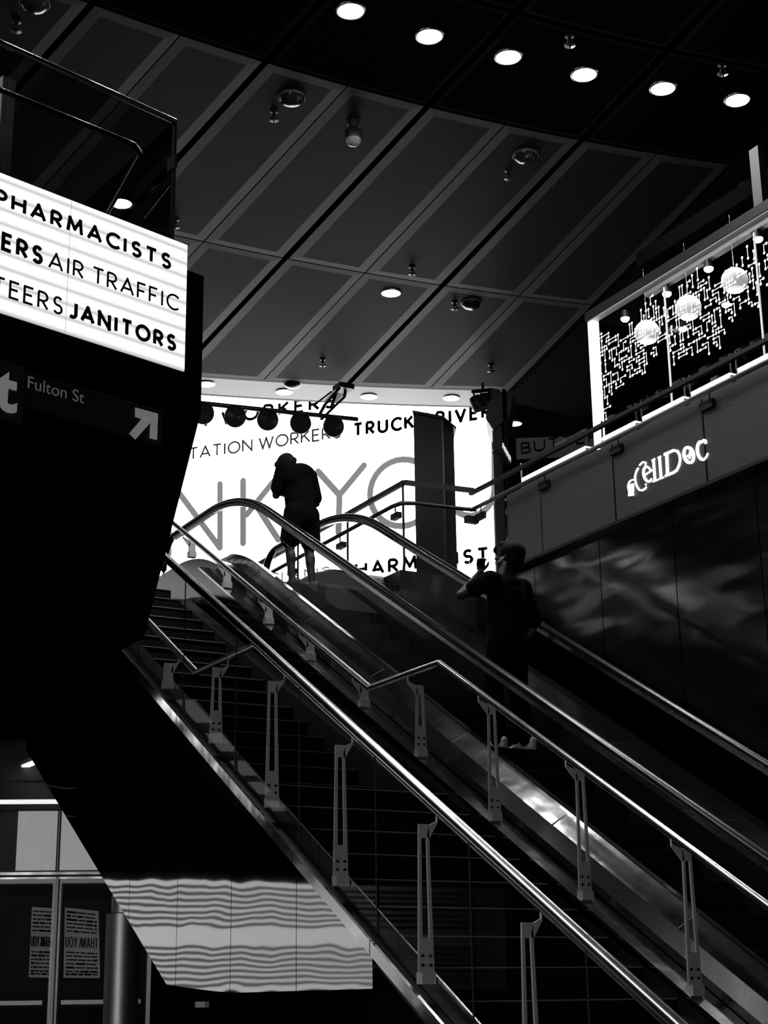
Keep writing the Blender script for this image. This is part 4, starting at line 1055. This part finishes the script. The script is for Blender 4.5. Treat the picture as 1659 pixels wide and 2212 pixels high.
    rnd = random.Random(5)
    for (cs, lab) in ((((69, 1959), (119, 1962), (62, 2111), (113, 2112)), 'sheet imitating a screen reflection on the left door leaf, partly behind the mullion'), (((140, 1960), (213, 1968), (137, 2112), (216, 2113)), 'sheet imitating a screen reflection on the right door leaf, THANK YOU reversed')):
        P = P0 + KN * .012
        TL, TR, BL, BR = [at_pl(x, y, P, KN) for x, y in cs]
        s = thing('screen_reflection', (BL + BR) / 2, lab, 'reflection', 'screen reflections on the doors')
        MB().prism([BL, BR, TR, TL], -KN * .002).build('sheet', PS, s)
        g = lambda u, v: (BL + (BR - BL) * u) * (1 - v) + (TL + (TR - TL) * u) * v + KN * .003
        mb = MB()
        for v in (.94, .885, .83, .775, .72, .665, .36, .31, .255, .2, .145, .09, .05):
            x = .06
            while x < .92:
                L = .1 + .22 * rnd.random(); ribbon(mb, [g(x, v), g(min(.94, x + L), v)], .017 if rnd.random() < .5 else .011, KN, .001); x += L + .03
        mb.build('print', INK, s)  # rows of text as the reflected screen would show them
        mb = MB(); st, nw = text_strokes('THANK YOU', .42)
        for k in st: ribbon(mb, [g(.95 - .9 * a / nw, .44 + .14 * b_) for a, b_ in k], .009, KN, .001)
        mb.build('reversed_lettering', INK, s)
    # brushed round pilaster right of the doors
    c = at_pl(264, 2000, P0 + KN * .15, KN); zt = at_pl(264, 1972, P0 + KN * .15, KN).z; zu = at_pl(264, 1936, P0 + KN * .15, KN).z
    p = thing('round_pilaster', (c.x, c.y, 0), 'brushed steel round post catching light right of the doors', 'post')
    MB().cone((c.x, c.y, 0), (c.x, c.y, zt - .01), .14, .14, 36).build('drum', mat('satin_steel', .8, .46, 1.0), p)
    MB().cone((c.x, c.y, zt), (c.x, c.y, zu), .10, .10, 36).build('cap', mat('satin_steel', .8, .46, 1.0), p)
    k = at_x(438, 2170, 4.19); tag(MB().box((4.17, k.y - .08, k.z - .018), (4.2, k.y + .08, k.z + .018)).build('vent_plate', POST), 'small steel plate low on the dark plinth under the stair', 'plate')
build_doors()

# LED wall at the lower level to the left of the picture: the striped glow mirrored in the stair cladding
def build_low_screen():
    y = 20.0; z0, z1 = 1.2 + .008 * y, 1.2 + .077 * y
    x0, x1 = -4.6, 2.0
    t = thing('led_screen', ((x0 + x1) / 2, y, z0), 'lower-level lit screen of text rows left of the picture, mirrored in the stair cladding', 'screen')
    MB().box((x0, y, z0), (x1, y + .02, z1)).build('display', screen_mat('low_screen_light', LOW_SCREEN_L, 0.0, .5), t)
    mb = MB(); H = z1 - z0; rnd = random.Random(9)
    for v in (.94, .885, .83, .775, .715, .66, .60, .40, .345, .29, .235, .18, .125, .07):
        mb.box((x0 + .1 + .2 * rnd.random(), y - .012, z0 + H * v - .020), (x1 - .1 - .2 * rnd.random(), y - .004, z0 + H * v + .018))
    mb.build('text_row', mat('grey_row_led', .02, .7, emit=.1), t)
    MB().box((x0 - .05, y + .02, 0), (x1 + .05, y + .15, z1 + .1)).build('housing', BLACK, t)
build_low_screen()

# LED wall beside the camera, out of the picture at left: it lights the posts, the shoes and the sheets on the doors
def build_near_screen():
    a, b = Vector((-4.0, 5.2, 0)), Vector((-2.6, -1.0, 0)); d = b - a; c = (a + b) / 2; n = d.cross(Vector((0, 0, 1))).normalized()
    if n.x < 0: n = -n
    t = thing('led_screen', (c.x, c.y, 1.0), 'lower-level lit screen beside the camera, out of the picture at left', 'screen')
    MB().obox(c + Vector((0, 0, 2.1)), d / 2, Vector((0, 0, .9)), n * .01).build('display', screen_mat('near_screen_light', NEAR_SCREEN_L, 0.0, .5), t)
    MB().obox(c + Vector((0, 0, 1.55)) - n * .08, d / 2 * 1.02, Vector((0, 0, 1.55)), n * .06).build('housing', BLACK, t)
    mb = MB(); rnd = random.Random(21); u = d.normalized(); L = d.length
    for z in (1.35, 1.5, 1.65, 1.8, 2.4, 2.55, 2.7, 2.85):
        x = -L / 2 + .15
        while x < L / 2 - .5:
            w_ = .4 + .6 * rnd.random(); mb.obox(c + u * (x + w_ / 2) + n * .014 + Vector((0, 0, z)), u * w_ / 2, Vector((0, 0, .03)), n * .003); x += w_ + .1
    mb.build('text_row', INK, t)
build_near_screen()

def build_added_screen():
    y = 30.2  # unseen screen, added to put highlights in the wavy steel wall
    t = thing('led_screen', (-3, y, UP), 'unseen upper-level lit screen left of the picture, added for highlights in the steel', 'screen')
    MB().box((-8, y, 6.25), (2.2, y + .02, 9.9)).build('display', screen_mat('added_screen_light', .9, 0.0, .5), t)
    MB().box((-8.1, y + .03, UP), (2.3, y + .2, 10.0)).build('housing', BLACK, t)
build_added_screen()

# ================================================================== PEOPLE
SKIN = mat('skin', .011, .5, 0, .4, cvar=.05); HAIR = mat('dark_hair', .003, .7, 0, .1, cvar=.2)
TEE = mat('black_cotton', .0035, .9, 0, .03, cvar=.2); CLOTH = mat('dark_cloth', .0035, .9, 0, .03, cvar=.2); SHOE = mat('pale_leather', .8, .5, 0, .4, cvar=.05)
def solid(mb, name, m, parent, vox=.009, sm=6):
    o = mb.build(name, m, parent)
    r = o.modifiers.new('union', 'REMESH'); r.mode = 'VOXEL'; r.voxel_size = vox; r.use_smooth_shade = True
    s = o.modifiers.new('soften', 'SMOOTH'); s.factor = .5; s.iterations = sm
    return o
def hand(mb, wr, dirn, palm, side, curl=.5, L=.175):
    """palm, four unequal bent fingers and a thumb from the side of the palm"""
    d = dirn.normalized(); s = (side - d * side.dot(d)).normalized(); p = s.cross(d).normalized()
    if p.dot(palm) < 0: p = -p
    k = L / .18; c = wr + d * .045 * k
    R = Matrix((s, d, p)).transposed()
    mb.ell(c, .040 * k, .052 * k, .017 * k, R)
    for i, (o, ln) in enumerate(((-.030, .066), (-.010, .078), (.011, .073), (.030, .058))):
        a = wr + d * .088 * k + s * o * k; th = curl * .9
        d1 = (d * math.cos(th) + p * math.sin(th)); d2 = (d * math.cos(th * 2.1) + p * math.sin(th * 2.1)); d3 = (d * math.cos(th * 3) + p * math.sin(th * 3))
        b = a + d1 * ln * .45 * k; e = b + d2 * ln * .32 * k; g = e + d3 * ln * .25 * k
        mb.cap(a - d * .02, b, .0095, .009, 10).cap(b, e, .009, .0082, 10).cap(e, g, .0082, .0072, 10)
    a = wr + d * .03 * k - s * .028 * k; b = a + (d * .6 - s * .6 + p * .45).normalized() * .042 * k; e = b + (d * .75 - s * .1 + p * .55).normalized() * .034 * k
    mb.cap(a, b, .013, .011, 10).cap(b, e, .011, .008, 10)
def head(mb, c, fwd, up, face=True):
    """skull, jaw, nose, brow, lips and ears; c = middle of the head"""
    f = fwd.normalized(); u = (up - f * up.dot(f)).normalized(); r = f.cross(u)
    R = Matrix((r, f, u)).transposed(); P = lambda x, y, z: c + r * x + f * y + u * z
    mb.ell(P(0, -.012, .03), .076, .096, .088, R, 20, 14).ell(P(0, .028, -.045), .058, .062, .068, R, 18, 12).ell(P(0, .062, -.088), .030, .026, .022, R)
    mb.cap(P(0, .086, .012), P(0, .108, -.024), .009, .014, 10).ell(P(0, .072, .026), .050, .022, .012, R)
    mb.ell(P(0, .088, -.055), .024, .010, .007, R).ell(P(0, .086, -.068), .021, .010, .007, R)
    for s in (-1, 1): mb.ell(P(s * .078, -.008, -.005), .011, .020, .032, R).ell(P(s * .030, .078, .008), .012, .008, .008, R)
    return P, R
def tx(o, phi, mbs):
    """turn local figure coordinates (x right, y ahead, z up) to the world at o"""
    q = Matrix.Rotation(phi, 3, 'Z'); 
    for mb in mbs: mb.v = [o + q @ v for v in mb.v]
def shoe(mb, c, d):
    d = d.normalized(); r = d.cross(Vector((0, 0, 1))); P = lambda x, y, z: c + r * x + d * y + Vector((0, 0, z))
    R = Matrix((r, d, Vector((0, 0, 1)))).transposed()
    mb.cap(P(0, -.07, .045), P(0, -.03, .06), .042, .044).cap(P(0, -.03, .055), P(.005, .10, .042), .045, .042).cap(P(.005, .10, .04), P(.008, .155, .034), .044, .034)
    mb.ell(P(0, .04, .014), .049, .155, .018, R).cap(P(0, -.075, .06), P(0, -.078, .092), .036, .037).cap(P(0, .02, .07), P(0, -.04, .098), .036, .04)

def man_drinking():
    o = Vector((7.12, 10.86, 1.2 + 1.905)); phi = math.radians(15)
    V = Vector; H = {}
    body, shirt, pants, shoes, hair = MB(), MB(), MB(), MB(), MB()
    LF, RF = V((-.105, .07, 0)), V((.105, -.05, 0))
    pel = V((0, 0, .93)); chest = V((0, -.005, 1.28)); nk = V((0, .015, 1.46))
    LS, RS = V((-.185, 0, 1.405)), V((.185, -.02, 1.39))
    LE, LW = V((-.325, .20, 1.29)), V((-.150, .185, 1.505))
    RE, RW = V((.275, -.06, 1.09)), V((.385, .16, 1.01))
    # body
    body.cap(pel, chest, .14, .155).ell(pel, .165, .12, .13).ell(chest, .175, .115, .17)
    hc = V((.045, -.01, 1.635)); fw = V((-.30, .92, .22)).normalized()
    hu = (V((0, -.2, 1)) - fw * V((0, -.2, 1)).dot(fw)).normalized()
    BA = hc + fw * .104 - hu * .060; BB = BA + V((-.20, .10, .004)); bax = (BB - BA).normalized()
    grip = BA + (BB - BA) * .56; palm = V((.45, -.85, 0)); palm = (palm - bax * palm.dot(bax)).normalized()
    hd = V((.25, -.05, 1)); hd = (hd - bax * hd.dot(bax)).normalized()
    LW = grip - palm * .050 - hd * .075
    hand(body, LW, hd, palm, bax, .85)
    body.cap(LS, LE, .052, .042).cap(LE, LW, .044, .029).cap(RS, RE, .052, .042).cap(RE, RW, .044, .029)
    body.cap(chest + V((0, 0, .08)), nk, .075, .058).cap(nk, V((.035, .0, 1.56)), .057, .056)
    for F, s in ((LF, -1), (RF, 1)):
        hip = V((s * .09, 0, .92)); kn = V((F.x, F.y * .7 + .04, .5)); an = F + V((0, -.03, .1))
        body.cap(hip, kn, .085, .058).cap(kn, an, .058, .038).cap(an, F + V((0, .05, .05)), .038, .03)
    P, R = head(body, hc, fw, V((.0, -.2, 1)))
    hand(body, RW, V((.05, .3, -.02)), V((0, 0, -1)), V((1, 0, 0)), .45)
    # shirt: boxy tee with short sleeves
    shirt.cap(V((0, 0, .90)), V((0, -.01, 1.26)), .168, .172).ell(V((0, -.01, 1.27)), .205, .135, .185).ell(V((0, 0, .96)), .19, .145, .15).ell(V((0, 0, .86)), .185, .142, .10)
    shirt.cap(V((-.13, .0, 1.395)), LS, .085, .082).cap(V((.13, -.01, 1.385)), RS, .085, .085).cap(LS, LS.lerp(LE, .55), .082, .076).cap(RS, RS.lerp(RE, .88), .085, .078)
    shirt.cap(V((-.09, .01, 1.42)), V((.09, .0, 1.42)), .058, .058)
    shirt.ell(V((0, -.05, 1.36)), .17, .10, .10)
    # trousers
    for F, s in ((LF, -1), (RF, 1)):
        hip = V((s * .088, 0, .90)); kn = V((F.x, F.y * .7 + .035, .5)); an = F + V((0, -.03, .10))
        pants.cap(hip, kn, .112, .085).cap(kn, an, .085, .066)
    pants.ell(V((0, 0, .90)), .175, .135, .13)
    for F in (LF, RF): shoe(shoes, F, V((-.05, 1, 0)))
    # hair: short, close to the skull
    f = fw; u = (V((0, -.2, 1)) - f * V((0, -.2, 1)).dot(f)).normalized(); r = f.cross(u); RR = Matrix((r, f, u)).transposed()
    Q = lambda x, y, z: hc + r * x + f * y + u * z
    hair.ell(Q(0, -.028, .050), .098, .114, .096, RR, 20, 14).ell(Q(0, -.06, .0), .088, .078, .090, RR).ell(Q(0, .03, .100), .068, .075, .040, RR).ell(Q(0, -.065, -.06), .066, .05, .055, RR)
    bottle, cap_ = MB(), MB()
    A, B = BA, BB
    bd = (B - A).normalized(); L = (B - A).length
    bottle.lathe(A, [(.0, 0), (.012, .001), (.012, .03), (.030, .075), (.032, .085), (.031, .12), (.032, .15), (.031, .19), (.032, .225), (.026, .235), (.0, .232)], 24, bd)
    ear = MB(); ear.ell(Q(-.088, .012, -.018), .010, .010, .010).cap(Q(-.088, .014, -.02), Q(-.084, .045, -.052), .005, .004)
    tx(o, phi, (body, shirt, pants, shoes, hair, bottle, ear))
    t = solid(body, 'person', SKIN, None, .0065, 3)
    tag(t, 'man in black T-shirt standing on the escalator drinking from a bottle', 'person')
    # re-parent clothing
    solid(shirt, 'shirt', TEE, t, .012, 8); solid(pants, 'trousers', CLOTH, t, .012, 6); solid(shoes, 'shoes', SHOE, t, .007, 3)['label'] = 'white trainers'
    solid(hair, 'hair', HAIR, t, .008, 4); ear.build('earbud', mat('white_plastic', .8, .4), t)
    tag(bottle.build('drinking_bottle', glass_mat('clear_plastic', .45, .5, .08)), 'clear plastic bottle held to the mouth of the man in the black T-shirt', 'bottle')
man_drinking()

def man_bowed():
    o = Vector((7.0, 14.52, UP)); phi = math.radians(20); V = Vector
    body, shirt, shorts, shoes, hair, phone = MB(), MB(), MB(), MB(), MB(), MB()
    LF, RF = V((-.115, .03, 0)), V((.115, -.03, 0))
    pel = V((0, -.02, .90)); chest = V((0, .05, 1.22)); nk = V((0, .15, 1.375))
    LS, RS = V((-.19, .07, 1.325)), V((.19, .05, 1.315))
    LE, LW = V((-.19, .17, 1.045)), V((-.07, .30, 1.19))
    RE, RW = V((.255, .02, 1.02)), V((.06, .29, 1.13))
    body.cap(pel, chest, .14, .15).ell(pel, .165, .125, .13).ell(chest, .175, .12, .17)
    body.cap(LS, LE, .052, .042).cap(LE, LW, .043, .028).cap(RS, RE, .052, .042).cap(RE, RW, .043, .028)
    body.cap(chest + V((0, .03, .08)), nk, .075, .058).cap(nk, V((0, .20, 1.42)), .057, .056)
    for F, s in ((LF, -1), (RF, 1)):
        hip = V((s * .09, -.02, .88)); kn = V((F.x * .98, F.y + .015, .48)); an = F + V((0, -.03, .09))
        body.cap(hip, kn, .085, .058).ell(kn + V((0, -.02, -.13)), .05, .055, .11).cap(kn, an, .054, .036).cap(an, F + V((0, .05, .05)), .036, .03)
    hc = V((.0, .215, 1.43)); fw = V((-.18, .80, -.60)).normalized()
    head(body, hc, fw, V((0, .4, 1)))
    hand(body, LW, V((.1, .12, .14)), V((.6, 0, .3)), V((0, .5, -.5)), .5); hand(body, RW, V((-.1, .14, .12)), V((-.5, .3, .5)), V((0, .5, -.5)), .5)
    shirt.cap(V((0, -.02, .80)), V((0, .03, 1.18)), .165, .165).ell(V((0, .02, 1.22)), .212, .150, .175).ell(V((0, -.03, .84)), .19, .148, .16).ell(V((0, -.02, 1.28)), .18, .12, .115)
    shirt.cap(V((-.13, .06, 1.32)), LS, .082, .08).cap(V((.13, .04, 1.32)), RS, .085, .085).cap(LS, LS.lerp(LE, .75), .08, .078).cap(RS, RS.lerp(RE, .8), .085, .082)
    shirt.cap(V((-.07, .12, 1.36)), V((.07, .11, 1.36)), .06, .06).cap(V((0, .0, 1.30)), V((0, .13, 1.37)), .09, .06)
    for F, s in ((LF, -1), (RF, 1)):
        hip = V((s * .095, -.02, .84)); kn = V((F.x * 1.05, F.y + .0, .56)); shorts.cap(hip, kn, .125, .108)
    shorts.ell(V((0, -.02, .84)), .185, .15, .15)
    for F in (LF, RF): shoe(shoes, F, V((-.15, 1, 0)))
    f = fw; u0 = V((0, .4, 1)); u = (u0 - f * u0.dot(f)).normalized(); r = f.cross(u); RR = Matrix((r, f, u)).transposed(); Q = lambda x, y, z: hc + r * x + f * y + u * z
    hair.ell(Q(0, -.018, .045), .086, .104, .086, RR, 20, 14).ell(Q(0, -.05, .0), .08, .072, .085, RR).ell(Q(0, .06, .085), .055, .05, .03, RR).ell(Q(.02, -.10, .0), .05, .03, .03, RR)
    c = V((-.02, .40, 1.27)); phone.obox(c, V((.036, 0, 0)), V((0, .03, .065)), V((0, .004, -.002)))
    tx(o, phi, (body, shirt, shorts, shoes, hair, phone))
    t = solid(body, 'person', SKIN, None, .0065, 3); tag(t, 'man in T-shirt and shorts at the top of the escalator with bowed head', 'person')
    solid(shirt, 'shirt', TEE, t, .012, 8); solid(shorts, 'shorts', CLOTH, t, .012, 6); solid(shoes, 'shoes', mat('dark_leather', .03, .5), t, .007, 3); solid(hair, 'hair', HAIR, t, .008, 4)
man_bowed()
